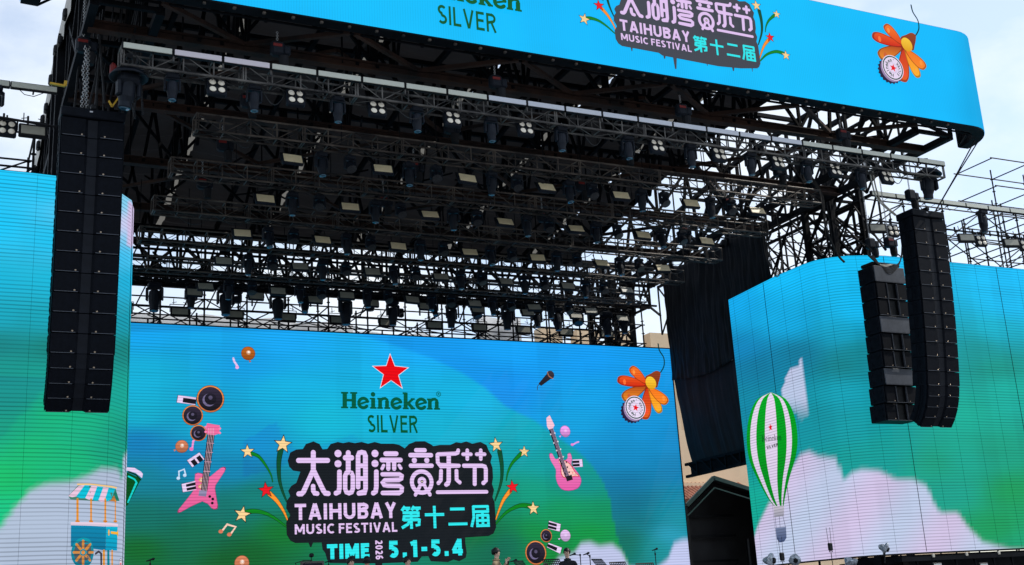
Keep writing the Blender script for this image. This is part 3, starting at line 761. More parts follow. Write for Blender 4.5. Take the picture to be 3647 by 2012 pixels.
def balloon(A, x, y, r, col, tail, hi=(255, 235, 225)):
    dark = tuple(int(v * .55) for v in col)
    A.circle(x, y, r * 1.07, dark); A.circle(x, y, r, tuple(min(255, int(v * 1.12)) for v in col), tuple(int(v * .82) for v in col)); A.circle(x + r * .05, y - r * .15, r * .34, tuple((a + b) // 2 for a, b in zip(col, hi))); A.circle(x + r * .08, y - r * .2, r * .18, hi)
    A.poly([(x + tail[0] * r * .92, y + tail[1] * r * .92), (x + tail[0] * r * 1.35 - tail[1] * r * .16, y + tail[1] * r * 1.35 + tail[0] * r * .16), (x + tail[0] * r * 1.35 + tail[1] * r * .16, y + tail[1] * r * 1.35 - tail[0] * r * .16)], col)
def one(nm, tr, fn, *a, **k):
    A = Art(SM, tr, None, .007); fn(A, *a, **k); art(nm, A)
def two(nm, tr, fns):
    A = Art(SM, tr, None, .007)
    for f in fns: f(A)
    art(nm, A)
one('drum_picture', z1b, disc, 2130, 1195, 128); one('drum_picture', z1b, disc, 1950, 1362, 96); one('drum_picture', z5, disc, 1962, 117, 75)
one('drum_picture', z7, disc, 403, 1132, 60); one('drum_picture', z7, disc, 300, 1300, 112)
one('piano_key_picture', z1b, keys, [(1803, 1160), (1985, 1182), (1976, 1258), (1790, 1230)], 1)
one('piano_key_picture', z5, keys, [(1850, 388), (1900, 455), (2020, 375), (1970, 310)][::1], 2)
one('piano_key_picture', z5, keys, [(1795, 622), (1930, 590), (1940, 678), (1808, 702)], 2)
one('piano_key_picture', z7, keys, [(545, 1018), (430, 985), (420, 1062), (535, 1090)], 2); one('piano_key_picture', z7, keys, [(556, 1250), (425, 1203), (410, 1245), (540, 1310)], 1)
one('piano_key_picture', z7, keys, [(757, 376), (660, 380), (668, 455), (764, 450)], 2)
one('balloon_picture', z1b, balloon, 2512, 735, 66, (176, 92, 26), (.22, 1)); one('balloon_picture', z5, balloon, 1797, 250, 60, (200, 120, 84), (-.95, .5)); one('balloon_picture', z5, balloon, 2390, 1402, 72, (200, 120, 84), (0, 1))
one('balloon_picture', z7, balloon, 590, 100, 54, (226, 150, 226), (-.75, .75), (240, 190, 240)); one('balloon_picture', z7, balloon, 592, 1130, 56, (218, 182, 236), (-.9, .5), (232, 204, 244))
two('note_picture', z1b, [lambda A: A.stroke([(2362, 785), (2370, 815), (2400, 860)], 20, (226, 196, 240)), lambda A: A.circle(2400, 875, 18, (236, 170, 226))])
two('note_picture', z5, [lambda A: A.stroke([(1930, 180), (1910, 195), (1900, 270)], 16, (240, 150, 214)), lambda A: A.circle(1892, 275, 20, (240, 120, 190), ry=17)])
two('note_picture', z5, [lambda A: A.stroke([(1770, 560), (1768, 495), (1820, 475), (1835, 530)], 14, (200, 222, 248)), lambda A: A.circle(1762, 564, 17, (200, 222, 248)), lambda A: A.circle(1826, 535, 17, (200, 222, 248))])
two('note_picture', z5, [lambda A: A.stroke([(2195, 1085), (2245, 1020), (2330, 1045), (2280, 1115)], 18, (250, 206, 186)), lambda A: A.circle(2182, 1090, 23, (216, 120, 90), ry=19), lambda A: A.circle(2266, 1120, 23, (216, 120, 90), ry=19)])
two('note_picture', z7, [lambda A: A.stroke([(722, 205), (700, 212), (665, 232)], 15, (226, 160, 236)), lambda A: A.circle(660, 232, 16, (236, 130, 210), ry=13)])
two('microphone_picture', z3b, [lambda A: A.stroke([(322, 1105), (325, 1065), (345, 1045)], 7, (50, 60, 50)), lambda A: A.poly([(335, 1040), (415, 945), (470, 985), (360, 1065)], (40, 34, 48), (26, 22, 30)), lambda A: A.circle(455, 952, 42, (60, 54, 66), (38, 32, 42)), lambda A: A.stroke([(425, 925), (440, 965), (480, 990)], 10, (170, 110, 84), smooth=3)])
def vguitar(A):
    PK = (238, 112, 168); b = [(1930, 525), (1992, 520), (2060, 552), (2100, 530), (2185, 462), (2222, 464), (2216, 500), (2150, 600), (2122, 665), (2150, 830), (2130, 865), (2088, 855), (2000, 790), (1790, 895), (1765, 890), (1770, 868), (1885, 725), (1925, 650)]
    A.poly([(2000 + (x - 2000) * 1.035, 670 + (y - 670) * 1.035) for x, y in b], (130, 40, 90), smooth=2); A.poly(b, PK, (226, 92, 150), smooth=2)
    for q in ((2010, 580), (2005, 645)): A.circle(*q, 46, (220, 160, 90), ry=26); A.circle(*q, 36, (240, 190, 180), ry=18)
    A.poly([(2050, 130), (2122, 132), (2048, 690), (1985, 684)], (26, 20, 34))
    A.poly([(2046, 20), (2172, 42), (2166, 122), (2122, 138), (2048, 130), (2034, 64)], (240, 108, 160))
    for y in (60, 105): A.circle(2032, y, 12, (250, 130, 180)); A.circle(2172, y + 12, 12, (250, 130, 180))
    for k in range(4): A.stroke([(2060 + k * 17, 70), (2062 + k * 16, 140), (1996 + k * 14, 690)], 4, (216, 186, 200))
    for y in (215, 305, 400, 495): A.stroke([(2045 - (y - 215) * .115, y), (2112 - (y - 215) * .13, y + 4)], 6, (214, 160, 180))
    A.poly([(1968, 682), (2044, 690), (2036, 746), (1960, 738)], (158, 152, 186), (120, 114, 150))
    for q in ((2072, 745), (2102, 770), (2097, 810)): A.circle(*q, 14, (30, 18, 30))
one('guitar_picture', z5, vguitar)
def sguitar(A):
    b = [(440, 322), (462, 322), (482, 360), (502, 378), (532, 366), (548, 388), (592, 388), (616, 360), (614, 328), (640, 318), (656, 370), (650, 432), (682, 470), (736, 545), (746, 602), (712, 662), (622, 686), (552, 666), (514, 612), (498, 545), (500, 480), (455, 402), (436, 350)]
    A.poly([(595 + (x - 595) * 1.03, 520 + (y - 520) * 1.03) for x, y in b], (120, 60, 130), smooth=2); A.poly(b, (238, 130, 190), (228, 92, 168), smooth=2)
    A.poly([(522, 384), (600, 392), (655, 440), (690, 500), (735, 548), (690, 545), (600, 566), (560, 545), (544, 500), (545, 440)], (214, 60, 70), smooth=2); A.poly([(526, 390), (598, 398), (648, 444), (684, 504), (722, 542), (688, 538), (600, 558), (566, 540), (552, 500), (552, 440)], (250, 196, 190), smooth=2)
    A.poly([(404, -30), (436, -60), (484, 40), (466, 76), (430, 88), (410, 50)], (246, 196, 214)); A.poly([(428, 84), (468, 70), (632, 545), (590, 555)], (40, 26, 48))
    for k in range(4): A.stroke([(438 + k * 9, 60), (600 + k * 9, 545)], 3, (196, 170, 200))
    for t in (.1, .28, .44, .6): A.circle(430 + 170 * t, 84 + 470 * t, 8, (220, 214, 226)); A.circle(470 + 165 * t, 70 + 470 * t, 8, (220, 214, 226))
    for q in ((552, 420), (600, 405), (572, 470), (610, 455), (590, 520), (628, 505)): A.circle(*q, 9, (40, 26, 40))
    A.poly([(592, 548), (652, 530), (664, 578), (606, 596)], (34, 28, 36)); A.circle(662, 510, 9, (236, 150, 140)); A.circle(694, 520, 9, (236, 150, 140))
one('guitar_picture', z7, sguitar)
def cup(A):
    A.poly([(1180, 470), (1395, 570), (1260, 835), (1180, 835)], (0, 78, 26)); A.poly([(1180, 450), (1330, 462), (1395, 500), (1412, 522), (1404, 562), (1340, 512), (1270, 490), (1180, 484)], (226, 206, 240)); A.stroke([(1270, 545), (1330, 575), (1350, 605), (1265, 800)], 16, (20, 210, 205)); A.stroke([(1270, 500), (1345, 530), (1390, 580)], 14, (8, 48, 16))
one('cup_picture', z5, cup)

# ------------------------------------------------------------------ the header screen round the roof front
hd = empty('led_screen', (14.03, 22.4, 14.13), label='long curved led header screen above the stage front with blue background and black festival emblem', cat='led screen')
def hd_col(q, P):
    b = np.array(lin((4, 192, 255))); d = np.array(lin((2, 182, 254)))
    n = .5 + .5 * np.sin(P[:, 0] * .55 + .9 * np.sin(P[:, 2] * 1.3)); n = sstep(n)[:, None] * .5
    rim = sstep((q[:, 0] - 3370) / 90)[:, None] * .55
    c = b * (1 - n) + d * n
    return c * (1 - rim * .3)
o = display('display', SB, 0, SB.s[-1], 14.16, 17.1, hd_col, M['led_banner'], hd, .5, .3); world_child(o, hd)
def banner_frame():
    b = MB(); pin = []
    for i in range(len(SB.s)):
        n = SB.nrm[min(i, len(SB.nrm) - 1)] + SB.nrm[max(0, i - 1)]; n = n / np.linalg.norm(n); pin.append(SB.p[i] - n * .34)
    vs = []; pts = SB.p; N = len(pts)
    for i in range(N):
        n = pts[i] - pin[i]; n = n / np.linalg.norm(n); q = pts[i] - n * .012
        vs += [(q[0], q[1], 14.13), (q[0], q[1], 17.115), (pin[i][0], pin[i][1], 17.115), (pin[i][0], pin[i][1], 14.13)]
    fs = []
    for i in range(N - 1):
        for k in range(4): fs.append((i * 4 + k, i * 4 + (k + 1) % 4, (i + 1) * 4 + (k + 1) % 4, (i + 1) * 4 + k))
    fs += [(3, 2, 1, 0), tuple((N - 1) * 4 + k for k in range(4))]
    b.add(vs, fs); return b
world_child(banner_frame().build('cabinet_frame', M['darksteel'], hd), hd)
x = 2.6                                     # latches along the lower edge, then the carrying lattice behind
while x < 25.4:
    world_child(MB().bbox((x, 22.28, 14.105), (.07, .07, .06), .012).build('latch', M['steel'], hd), hd); x += .62
b = MB()
for (x, y) in [(1.5 + 1.8 * i, 22.75) for i in range(14)]:
    b.tube((x, y, 14.2), (x, y, 17.0), .025); b.tube((x, y, 14.2), (x + 1.8, y, 15.6), .03)
for z_ in (14.2, 15.6, 17.0): b.tube((1.3, 22.75, z_), (26.6, 22.75, z_), .03)
for (p, q) in (((26.7, 23.6), (26.2, 22.8)), ((1.38, 23.6), (1.9, 22.8))):
    for z_ in (14.18, 15.6, 17.0): b.tube((*p, z_), (*q, z_), .03)
    b.tube((*p, 14.18), (*q, 15.6), .025); b.tube((*q, 14.18), (*p, 15.6), .025); b.tube((*p, 14.18), (*p, 17), .03); b.tube((*q, 14.18), (*q, 17), .03)
world_child(b.build('back_lattice', M['darksteel'], hd), hd)
def fit(srcS, a0, a1, dstS, b0, b1):       # map metres on one screen to metres on another from two matching points
    A0, A1, B0, B1 = srcS.px(*a0), srcS.px(*a1), dstS.px(*b0), dstS.px(*b1)
    k = (B1 - B0) / (A1 - A0); k = np.array([abs(k[0])] * 2); k[:] = np.linalg.norm(B1 - B0) / np.linalg.norm(A1 - A0)
    return lambda p: B0 + (p - A0) * k
class Via:                                  # draw with the main screen's layout, place on the header screen
    def __init__(s, f): s.f = f
    def px(s, x, y): return s.f(SM.px(x, y))
    def xyz(s, u, v, off=0): return SB.xyz(u, v, off)
HA = M['led_banner_art']
f1 = fit(SM, z6(415, 1118), z6(2322, 700), SB, t3(1170, 405), t3(2497, 362))
for nm, A in festival(Via(f1), z6, None, (66, 70, 80), True): art(nm, A, hd, HA)
f2b = fit(SM, z6(1140, 120), z6(1632, 118), SB, t2(1880, 247), t2(2468, 342))
for nm, A in star_logo(z2b, None, Via(f2b), True, True): art(nm, A, hd, HA)
f3 = fit(SM, z3b(1312, 1285), z3b(1470, 1035), SB, t4(1300, 660), t4(1442, 440))
art('flower_picture', flower(Via(f3), z3b, None), hd, HA)
tag(hd)

# ------------------------------------------------------------------ the two side screens
RSP = [(24.56, 32.6), (24.30, 29.7), (24.32, 28.2), (24.42, 27.75), (24.7, 27.38), (25.1, 27.1), (25.7, 26.9), (26.4, 26.8), (41, 26.8)]
LSP = [(-12, 26.8), (1.7, 26.8), (2.5, 26.86), (3.1, 27.1), (3.6, 27.5), (3.95, 28.0), (4.10, 28.63), (4.10, 30.0), (3.95, 32.6)]
SR, SL = Surf(RSP), Surf(LSP)
rsc = empty('led_screen', (32, 27, 2.7), label='side led screen on the right with a green striped hot air balloon and pale clouds', cat='led screen')
lsc = empty('led_screen', (-5, 27, 2.7), label='side led screen on the left with a striped vending cart over a white cloud', cat='led screen')
rbase = idw([(2600, 1080, (0, 165, 238)), (2800, 990, (0, 182, 250)), (3100, 930, (0, 186, 250)), (3600, 980, (0, 184, 250)), (2650, 1250, (0, 128, 190)), (2800, 1150, (0, 168, 232)), (3050, 1100, (0, 182, 246)), (3600, 1080, (0, 182, 244)), (3550, 1180, (0, 172, 205)),
    (3000, 1180, (0, 158, 200)), (2700, 1300, (0, 118, 160)), (2850, 1260, (0, 112, 150)), (3050, 1250, (0, 128, 145)), (3500, 1240, (0, 140, 145)), (3550, 1310, (0, 140, 130)), (3000, 1300, (0, 120, 132)), (3600, 1400, (0, 170, 160)), (3450, 1480, (0, 168, 150)), (3000, 1400, (0, 158, 185)), (3050, 1520, (0, 150, 165)),
    (2900, 1500, (0, 140, 160)), (2700, 1450, (0, 130, 165)), (2650, 1600, (0, 135, 150)), (2700, 1800, (0, 165, 150)), (3150, 1600, (0, 155, 155)), (3350, 1650, (0, 150, 120)), (3550, 1600, (0, 150, 125)), (3600, 1750, (0, 148, 85)), (3400, 1750, (0, 155, 140)), (3550, 1880, (0, 150, 88)), (3640, 1930, (0, 150, 110)), (3420, 1640, (0, 165, 150)), (3050, 1650, (0, 150, 150))])
CW = np.array(lin((214, 196, 232))); CW2 = np.array(lin((196, 206, 236)))
def rs_col(q, P):
    c = rbase(q)
    a = softtop(q, [(2640, 2060), (2700, 1870), (2735, 1800), (2760, 1760), (2800, 1700), (2850, 1620), (2880, 1608), (2915, 1626), (2975, 1632), (2990, 1668), (2998, 1705), (3014, 1706), (3030, 1685), (3070, 1672), (3130, 1678), (3190, 1708), (3250, 1708), (3300, 1730), (3335, 1810), (3352, 1826), (3410, 1826), (3450, 1880), (3500, 1930), (3600, 1957), (3700, 1962)], 30)
    b = inpoly(q, [(2784, 1405), (2784, 1386), (2806, 1323), (2825, 1305), (2846, 1298), (2850, 1272), (2856, 1300), (2866, 1388), (2876, 1480), (2860, 1500), (2800, 1440)]) * (1 - sstep((q[:, 1] - 1400) / 120))
    a = np.maximum(a * .93, b * .9)[:, None]
    n = (.5 + .5 * np.sin(q[:, 0] * .018 + q[:, 1] * .012))[:, None]
    return c * (1 - a) + (CW * n + CW2 * (1 - n)) * a
lbase = idw([(0, 640, (0, 188, 246)), (190, 660, (0, 190, 244)), (0, 800, (0, 188, 244)), (180, 850, (0, 186, 238)), (0, 1000, (0, 172, 214)), (180, 1000, (0, 174, 214)), (0, 1120, (0, 160, 190)), (170, 1130, (0, 160, 186)), (0, 1230, (0, 122, 128)), (170, 1240, (0, 124, 122)), (0, 1320, (0, 142, 138)),
    (150, 1340, (0, 150, 142)), (30, 1420, (0, 148, 138)), (20, 1540, (0, 160, 130)), (200, 1480, (0, 176, 124)), (100, 1600, (0, 182, 116)), (300, 1520, (0, 172, 130)), (250, 1640, (0, 180, 122)), (400, 1580, (0, 158, 128)), (20, 1700, (0, 182, 104)), (20, 1830, (0, 190, 130)), (430, 720, (120, 200, 240)), (460, 800, (214, 196, 236)), (470, 860, (120, 196, 238)),
    (440, 900, (0, 184, 240)), (465, 1000, (0, 168, 215)), (465, 1150, (0, 150, 178)), (460, 1240, (0, 124, 122)), (440, 1400, (0, 160, 150)), (450, 1560, (0, 132, 130))])
def ls_col(q, P):
    c = lbase(q)
    d = inpoly(q, [(178, 1350), (175, 1362), (60, 1500), (0, 1560), (-900, 1560), (-900, 1300)])
    c = np.where(d[:, None], c * np.array([1, .86, 1.0]), c)
    a = softtop(q, [(-800, 1960), (-100, 1930), (0, 1880), (60, 1800), (110, 1745), (165, 1722), (250, 1716), (320, 1690), (360, 1668), (420, 1670), (432, 1705), (442, 1625), (452, 1612), (470, 1612)], 32)
    w = (np.abs(q[:, 0] - 468) < 14) & (q[:, 1] > 722) & (q[:, 1] < 880)
    a = (a * .93)[:, None]
    c = c * (1 - a) + CW2 * .82 * a
    return np.where(w[:, None], np.array(lin((214, 198, 236))) * .9, c)
for (S, root, cf, P_) in ((SR, rsc, rs_col, RSP), (SL, lsc, ls_col, LSP)):
    o = display('display', S, 0, S.s[-1], 2.74, 11.74, cf, M['led_side'], root, .13, .1); world_child(o, root)
    # cabinets behind the strips: thick backing shell, thin seams between columns and the black cap along the top
    b = MB(); N = len(P_)
    pin = []
    for i in range(N):
        n = S.nrm[min(i, len(S.nrm) - 1)] + S.nrm[max(0, i - 1)]; n = n / np.linalg.norm(n); pin.append((S.p[i] - n * .02, S.p[i] - n * .24))
    vs = []
    for (q, r_) in pin: vs += [(*q, 2.70), (*q, 11.76), (*r_, 11.76), (*r_, 2.70)]
    fs = []
    for i in range(N - 1):
        for k in range(4): fs.append((i * 4 + k, i * 4 + (k + 1) % 4, (i + 1) * 4 + (k + 1) % 4, (i + 1) * 4 + k))
    fs += [(3, 2, 1, 0), tuple((N - 1) * 4 + k for k in range(4))]
    b.add(vs, fs)
    world_child(b.build('cabinet_frame', M['black'], root), root)
    b = MB(); k = 0
    span = range(0, int(S.s[-1] / .96))
    for i in span:
        u = .32 + i * .96; a, c_ = S.xyz(u, 2.76, .006), S.xyz(u, 11.72, .006)
        b.tube(a, c_, .0085 if i % 5 == 2 else .0028, 4)
    world_child(b.build('panel_seam', M['darksteel'], root), root)
SA = M['led_side_art']
def rart(nm, A): art(nm, A, rsc, SA)
def lart(nm, A): art(nm, A, lsc, SA)
A = Art(SR, None, None, .03)
Lo = [(2748, 1397), (2700, 1422), (2672, 1480), (2662, 1560), (2672, 1640), (2705, 1715), (2738, 1775), (2760, 1802)]
Ro = [(2748, 1397), (2800, 1420), (2830, 1475), (2843, 1550), (2838, 1620), (2815, 1700), (2800, 1765), (2794, 1801)]
def mixp(t): 
    out_ = []
    for (a, b_) in zip(Lo, Ro): out_.append((a[0] + (b_[0] - a[0]) * t, a[1] + (b_[1] - a[1]) * t))
    return out_
def sm(p): return [tuple(v) for v in catmull([np.array(q, float) for q in p], 4, False)]
bd = [.0, .07, .19, .36, .60, .785, .89, 1.0]; cols = [(0, 150, 30), (228, 214, 238)]
for i in range(7):
    l, r_ = sm(mixp(bd[i])), sm(mixp(bd[i + 1])); A.poly(l + r_[::-1][:-1], cols[i % 2] if i % 2 else (0, 168, 34), (214, 200, 230) if i % 2 else (0, 132, 24)); A.off -= .0006
A.off += .001
A.star(2747, 1522, 15, (232, 16, 30), 0, None)
heineken(A, 2717, 1573, 2788, 1567, 21, (0, 38, 26)); A.letters('SILVER', (2736, 1600), (2776, 1577), (0, 38, 26), .2, .16)
A.poly([(2760, 1803), (2798, 1801), (2797, 1838), (2763, 1842)], (196, 190, 204), (150, 150, 166))
for p in ((2766, 1842, 2770, 1880), (2781, 1840, 2784, 1878), (2794, 1838, 2803, 1876)): A.stroke([p[:2], p[2:]], 2.4, (60, 60, 90))
A.poly([(2767, 1880), (2805, 1876), (2807, 1915), (2798, 1929), (2782, 1932), (2772, 1920)], (112, 124, 156), (64, 80, 120))
rart('balloon_picture', A)
A = Art(SL, z5, None, .03)
A.stroke([(760, 625), (900, 625), (1140, 660)], 14, (240, 196, 120))
aw = [((700, 720), (770, 640)), ((745, 745), (830, 634)), ((835, 762), (893, 640)), ((902, 778), (950, 646)), ((962, 785), (1010, 655)), ((1020, 795), (1062, 660)), ((1085, 770), (1125, 668))]
A.poly([(668, 740), (765, 635), (1130, 668), (1165, 790), (900, 790), (690, 775)], (70, 130, 110))
for i in range(6):
    (b0, t0), (b1, t1) = aw[i], aw[i + 1]
    if i == 0: b0 = (668, 742)
    A.poly([t0, t1, b1, ((b0[0] + b1[0]) / 2, (b0[1] + b1[1]) / 2 + 10), b0], (232, 196, 220) if i % 2 == 0 else (0, 190, 214)); A.off -= .0003
A.poly([(1085, 775), (1130, 680), (1168, 790)], (20, 120, 100)); A.poly([(1075, 790), (1112, 735), (1140, 800)], (190, 120, 60))
for x in (758, 888, 1028, 1124): A.stroke([(x, 775 if x < 1100 else 790), (x, 995)], 24, (226, 146, 46)); A.stroke([(x - 14, 990), (x + 14, 992)], 18, (214, 130, 40))
A.poly([(690, 1000), (1150, 1015), (1150, 1045), (690, 1035)], (226, 206, 224)); A.poly([(692, 1030), (1036, 1045), (1030, 1280), (690, 1240)], (0, 132, 172), (0, 112, 150)); A.poly([(1036, 1045), (1146, 1045), (1140, 1280), (1030, 1280)], (0, 176, 206), (0, 150, 190))
A.stroke([(1062, 1100), (1148, 1110)], 24, (244, 176, 40)); A.stroke([(1062, 1082), (1062, 1122)], 18, (244, 176, 40)); A.stroke([(1146, 1090), (1146, 1132)], 18, (244, 176, 40))
for x in (1012, 1090): A.stroke([(x, 1285), (x, 1425)], 30, (226, 150, 50))
A.stroke([(1055, 1285), (1055, 1425)], 30, (0, 130, 150)); A.stroke([(930, 1310), (960, 1290), (985, 1310), (985, 1425)], 22, (60, 56, 70))
A.circle(810, 1300, 128, (0, 150, 170), (0, 120, 146), ry=150); A.circle(810, 1300, 98, (70, 90, 100), ry=118)
for i in range(8):
    t = math.pi * i / 4; A.stroke([(810, 1298), (810 + 92 * math.cos(t), 1298 + 112 * math.sin(t))], 26, (206, 136, 62))
A.circle(810, 1298, 34, (0, 150, 170)); A.circle(810, 1298, 20, (222, 140, 60))
lart('cart_picture', A)
A = Art(SL, z5, None, .03); A.circle(1180, 1415, 36, (40, 60, 60), ry=62); A.circle(1180, 1415, 31, (232, 222, 240), ry=56); A.circle(1180, 1415, 22, (40, 80, 66), ry=42); A.circle(1180, 1415, 18, (232, 222, 240), ry=36); A.star(1180, 1412, 20, (232, 10, 24), 0, None); lart('bottle_cap_picture', A)
from mathutils import noise as mnoise
# ------------------------------------------------------------------ the stage roof
XC = 14.03; RL, RR = 2.4, 25.66; ZL = 14.1
def ztop(y): return 16.5 if y < 30 else 16.5 - (y - 30) * .15
roof = empty('stage_roof', (XC, 31, ZL), label='huge dark steel stage roof with rusty beams under a brown fabric canopy', cat='stage roof')
def rpart(b, name, m, smooth=False): return world_child(b.build(name, m, roof, smooth), roof)
b = MB(); STRIPX = (6.5, 10.1, 13.6, 17.15, 20.7)
ed = [RL + .1] + [v for x in STRIPX for v in (x - .09, x + .09)] + [22.5]
for q_ in range(6):                                        # six breadths of fabric with a slit between neighbours
    xs = np.linspace(ed[2 * q_], ed[2 * q_ + 1], 16); ys = np.linspace(22.6, 40.0, 150); vs = []
    for y in ys:
        for x in xs:
            sag = .10 * abs(math.sin((x - ed[2 * q_]) / (ed[2 * q_ + 1] - ed[2 * q_]) * math.pi)) + .16 * mnoise.noise((x * .35, y * 2.6, 0)) + .07 * mnoise.noise((x * .8, y * 6, 4)) + .05 * mnoise.noise((x * 2, y * 2, 7))
            vs.append((x, y, ztop(y) - sag + .08))
    n_ = len(xs)
    b.add(vs, [(i * n_ + j, i * n_ + j + 1, (i + 1) * n_ + j + 1, (i + 1) * n_ + j) for i in range(len(ys) - 1) for j in range(n_ - 1)])
rpart(b, 'canopy', M['ceil'], True)
GY = [24.0, 27.7, 31.4, 35.1, 39.2]                       # cross girders
def girder(b, a, c, zl, zu, step, wch=.16, wdi=.09, xb=False):
    a = Vector(a); c = Vector(c); L = (c - a).length; n = max(1, round(L / step)); d = (c - a) / n
    zu = zu if callable(zu) else (lambda y, v=zu: v)
    for i in range(n):
        p, q = a + d * i, a + d * (i + 1); m = (p + q) / 2
        U = lambda v: Vector((v.x, v.y, zu(v.y) - .12)); B = lambda v: Vector((v.x, v.y, zl))
        b.bar(B(p), U(p), wdi, wdi)
        b.bar(U(p), U(q), wch, wch)
        if xb: b.bar(B(p), U(q), wdi, wdi); b.bar(U(p), B(q), wdi, wdi)
        else: b.bar(B(p), U(m), wdi, wdi); b.bar(U(m), B(q), wdi, wdi)
    b.bar((c.x, c.y, zl), (c.x, c.y, zu(c.y) - .12), wdi, wdi)
for y in GY[:4]:
    b = MB(); b.ibeam((RL, y, ZL), (RR, y, ZL), .22, .22, .03); rpart(b, 'lower_beam', M['rust'])
    b = MB(); girder(b, (RL, y, ZL), (24.3, y, ZL), ZL + .1, ztop, 3.3, .12, .075); rpart(b, 'cross_girder', M['darksteel'])
b = MB()
girder(b, (RL, 39.2, ZL), (RR, 39.2, ZL), 13.25, 14.9, .93, .17, .07, False); girder(b, (RL, 40.4, ZL), (RR, 40.4, ZL), 13.25, 14.9, 1.7, .17, .10, True)
for y in (39.2, 40.4): b.bar((RL, y, 13.25), (RR, y, 13.25), .17, .17)
for (y, z) in ((39.2, 13.72), (40.4, 14.2), (39.2, 14.35), (40.4, 13.55)): b.bar((RL, y, z), (RR, y, z), .06, .08)
for i in range(19):
    x = RL + i * 1.29
    for z in (13.25, 14.78): b.bar((x, 39.2, z), (x, 40.4, z), .08, .08)
    b.bar((x, 39.2, 13.25), (x + 1.29, 40.4, 13.25), .07, .07); b.bar((x, 39.2, 14.0), (x + .6, 40.4, 14.0), .06, .06)
rpart(b, 'rear_girder', M['darksteel'])
b = MB()
for (y, z0, z1, st) in ((38.2, 13.0, 14.6, .62), (40.9, 12.6, 14.4, .8)):
    for i in range(int(22.5 / st)):
        x = RL + .4 + i * st
        if random.random() < .55: b.bar((x, y, z0), (x + st * random.choice((1, -1, 1.5)), y, z1), .045, .045)
        if random.random() < .35: b.bar((x, y, z0 + .2), (x, y, z1), .05, .05)
        if random.random() < .25: b.bbox((x, y - .1, random.uniform(z0, z1)), (random.uniform(.15, .4), .2, random.uniform(.12, .35)), .03)
    for z in (z0, (z0 + z1) / 2, z1): b.bar((RL, y, z), (RL + 22.9, y, z), .06, .07)
rpart(b, 'rear_lattice', M['darksteel'])
for (xa, xb_) in ((RL, RL + 1.3), (RR - 1.3, RR)):        # deep open side girders carrying the roof
    b = MB()
    for x in (xa, xb_):
        girder(b, (x, 22.9, ZL), (x, 39.2, ZL), ZL, ztop, 2.7, .14, .09, (x > 20) == (x == xb_)); b.bar((x, 22.9, ZL), (x, 39.2, ZL), .18, .18)
    for i in range(10):
        y = 22.9 + i * 1.81
        b.bar((xa, y, ZL), (xb_, y, ZL), .1, .1); b.bar((xa, y, ztop(y) - .12), (xb_, y, ztop(y) - .12), .1, .1)
        if i % 2: b.bar((xa, y, ZL), (xb_, y + 1.81 if i < 9 else y, ZL), .09, .09)
    rpart(b, 'side_girder', M['darksteel'])
b = MB()                                                  # finer lattice further out on the right flank
for (x, st) in ((27.1, 1.25), (26.3, 1.7)):
    girder(b, (x, 27.5, 0), (x, 39.5, 0), 12.2, lambda y: 14.3, st, .09, .05, True); girder(b, (x, 26.2, 0), (x, 38.5, 0), 14.3, lambda y: ztop(y) - .1, st * 1.4, .09, .055, True)
rpart(b, 'flank_lattice', M['darksteel'])
b = MB()                                                  # rusty wind bracing in plan under the canopy
for i in range(5):
    xa = RL + 1.3 + i * 4.13
    for j in range(3):
        y0, y1 = GY[j], GY[j + 1]
        if (i + j) % 2: b.bar((xa, y0, ZL + .3), (xa + 4.13, y1, ZL + .3), .09, .09)
        else: b.bar((xa + 4.13, y0, ZL + .3), (xa, y1, ZL + .3), .09, .09)
    b.bar((xa, 22.7, ZL + .1), (xa + 2.0, 24, ZL + .1), .1, .1); b.bar((xa + 4.0, 22.7, ZL + .1), (xa + 2.0, 24, ZL + .1), .1, .1)
rpart(b, 'wind_brace', M['rust'])
for x in STRIPX:                                          # pale sheet over each slit, crossed by dark ties
    b = MB(); b.add([(x - .2, 22.6, ztop(22.6) + .2), (x + .2, 22.6, ztop(22.6) + .2), (x + .2, 30, ztop(30) + .2), (x - .2, 30, ztop(30) + .2), (x + .2, 39.9, ztop(39.9) + .2), (x - .2, 39.9, ztop(39.9) + .2)], [(0, 1, 2, 3), (3, 2, 4, 5)])
    rpart(b, 'daylight_sheet', M['strip'])
    b = MB(); y = 23.3
    while y < 39:
        w = random.choice((.1, .3, .12, .6)); b.box((x, y, ztop(y) + .12), (.4, w, .03)); y += w + random.choice((.8, 1.4, 1.9))
    rpart(b, 'sheet_tie', M['darksteel'])
b = MB()
for x in (4.7, 8.3, 11.8, 15.4, 18.9, 22.2):              # purlins and hanging rods
    for y in GY[:4]:
        b.bar((x, y, ZL), (x + .3, y, ztop(y) - .2), .08, .08); b.bar((x + .5, y, ZL), (x + .2, y, ztop(y) - .2), .08, .08); b.bar((x - .35, y, ZL), (x - .35, y, ztop(y) - .2), .035, .035)
    b.bar((x, 22.8, ztop(22.8) - .18), (x, 30, ztop(30) - .18), .12, .14); b.bar((x, 30, ztop(30) - .18), (x, 39, ztop(39) - .18), .12, .14)
    if x < 20: girder(b, (x + 1.2, 22.9, 0), (x + 1.2, 39.2, 0), ZL + .15, ztop, 1.85, .1, .07)
rpart(b, 'purlin', M['darksteel'])
b = MB()                                                  # pale fabric edge down the left flank of the roof
e0 = [(2.28, y, ztop(y) + .25) for y in np.linspace(22.5, 40, 24)]
vs = []
for (x, y, z) in e0: vs += [(x, y, z), (x + .03 * math.sin(y * 4), y, z - .75), (x + .05, y, z)]
b.add(vs, [(3 * i, 3 * i + 3, 3 * i + 4, 3 * i + 1) for i in range(23)] + [(3 * i + 2, 3 * i + 5, 3 * i + 4, 3 * i + 1) for i in range(23)])
rpart(b, 'edge_fabric', M['tarpedge'])
b = MB()
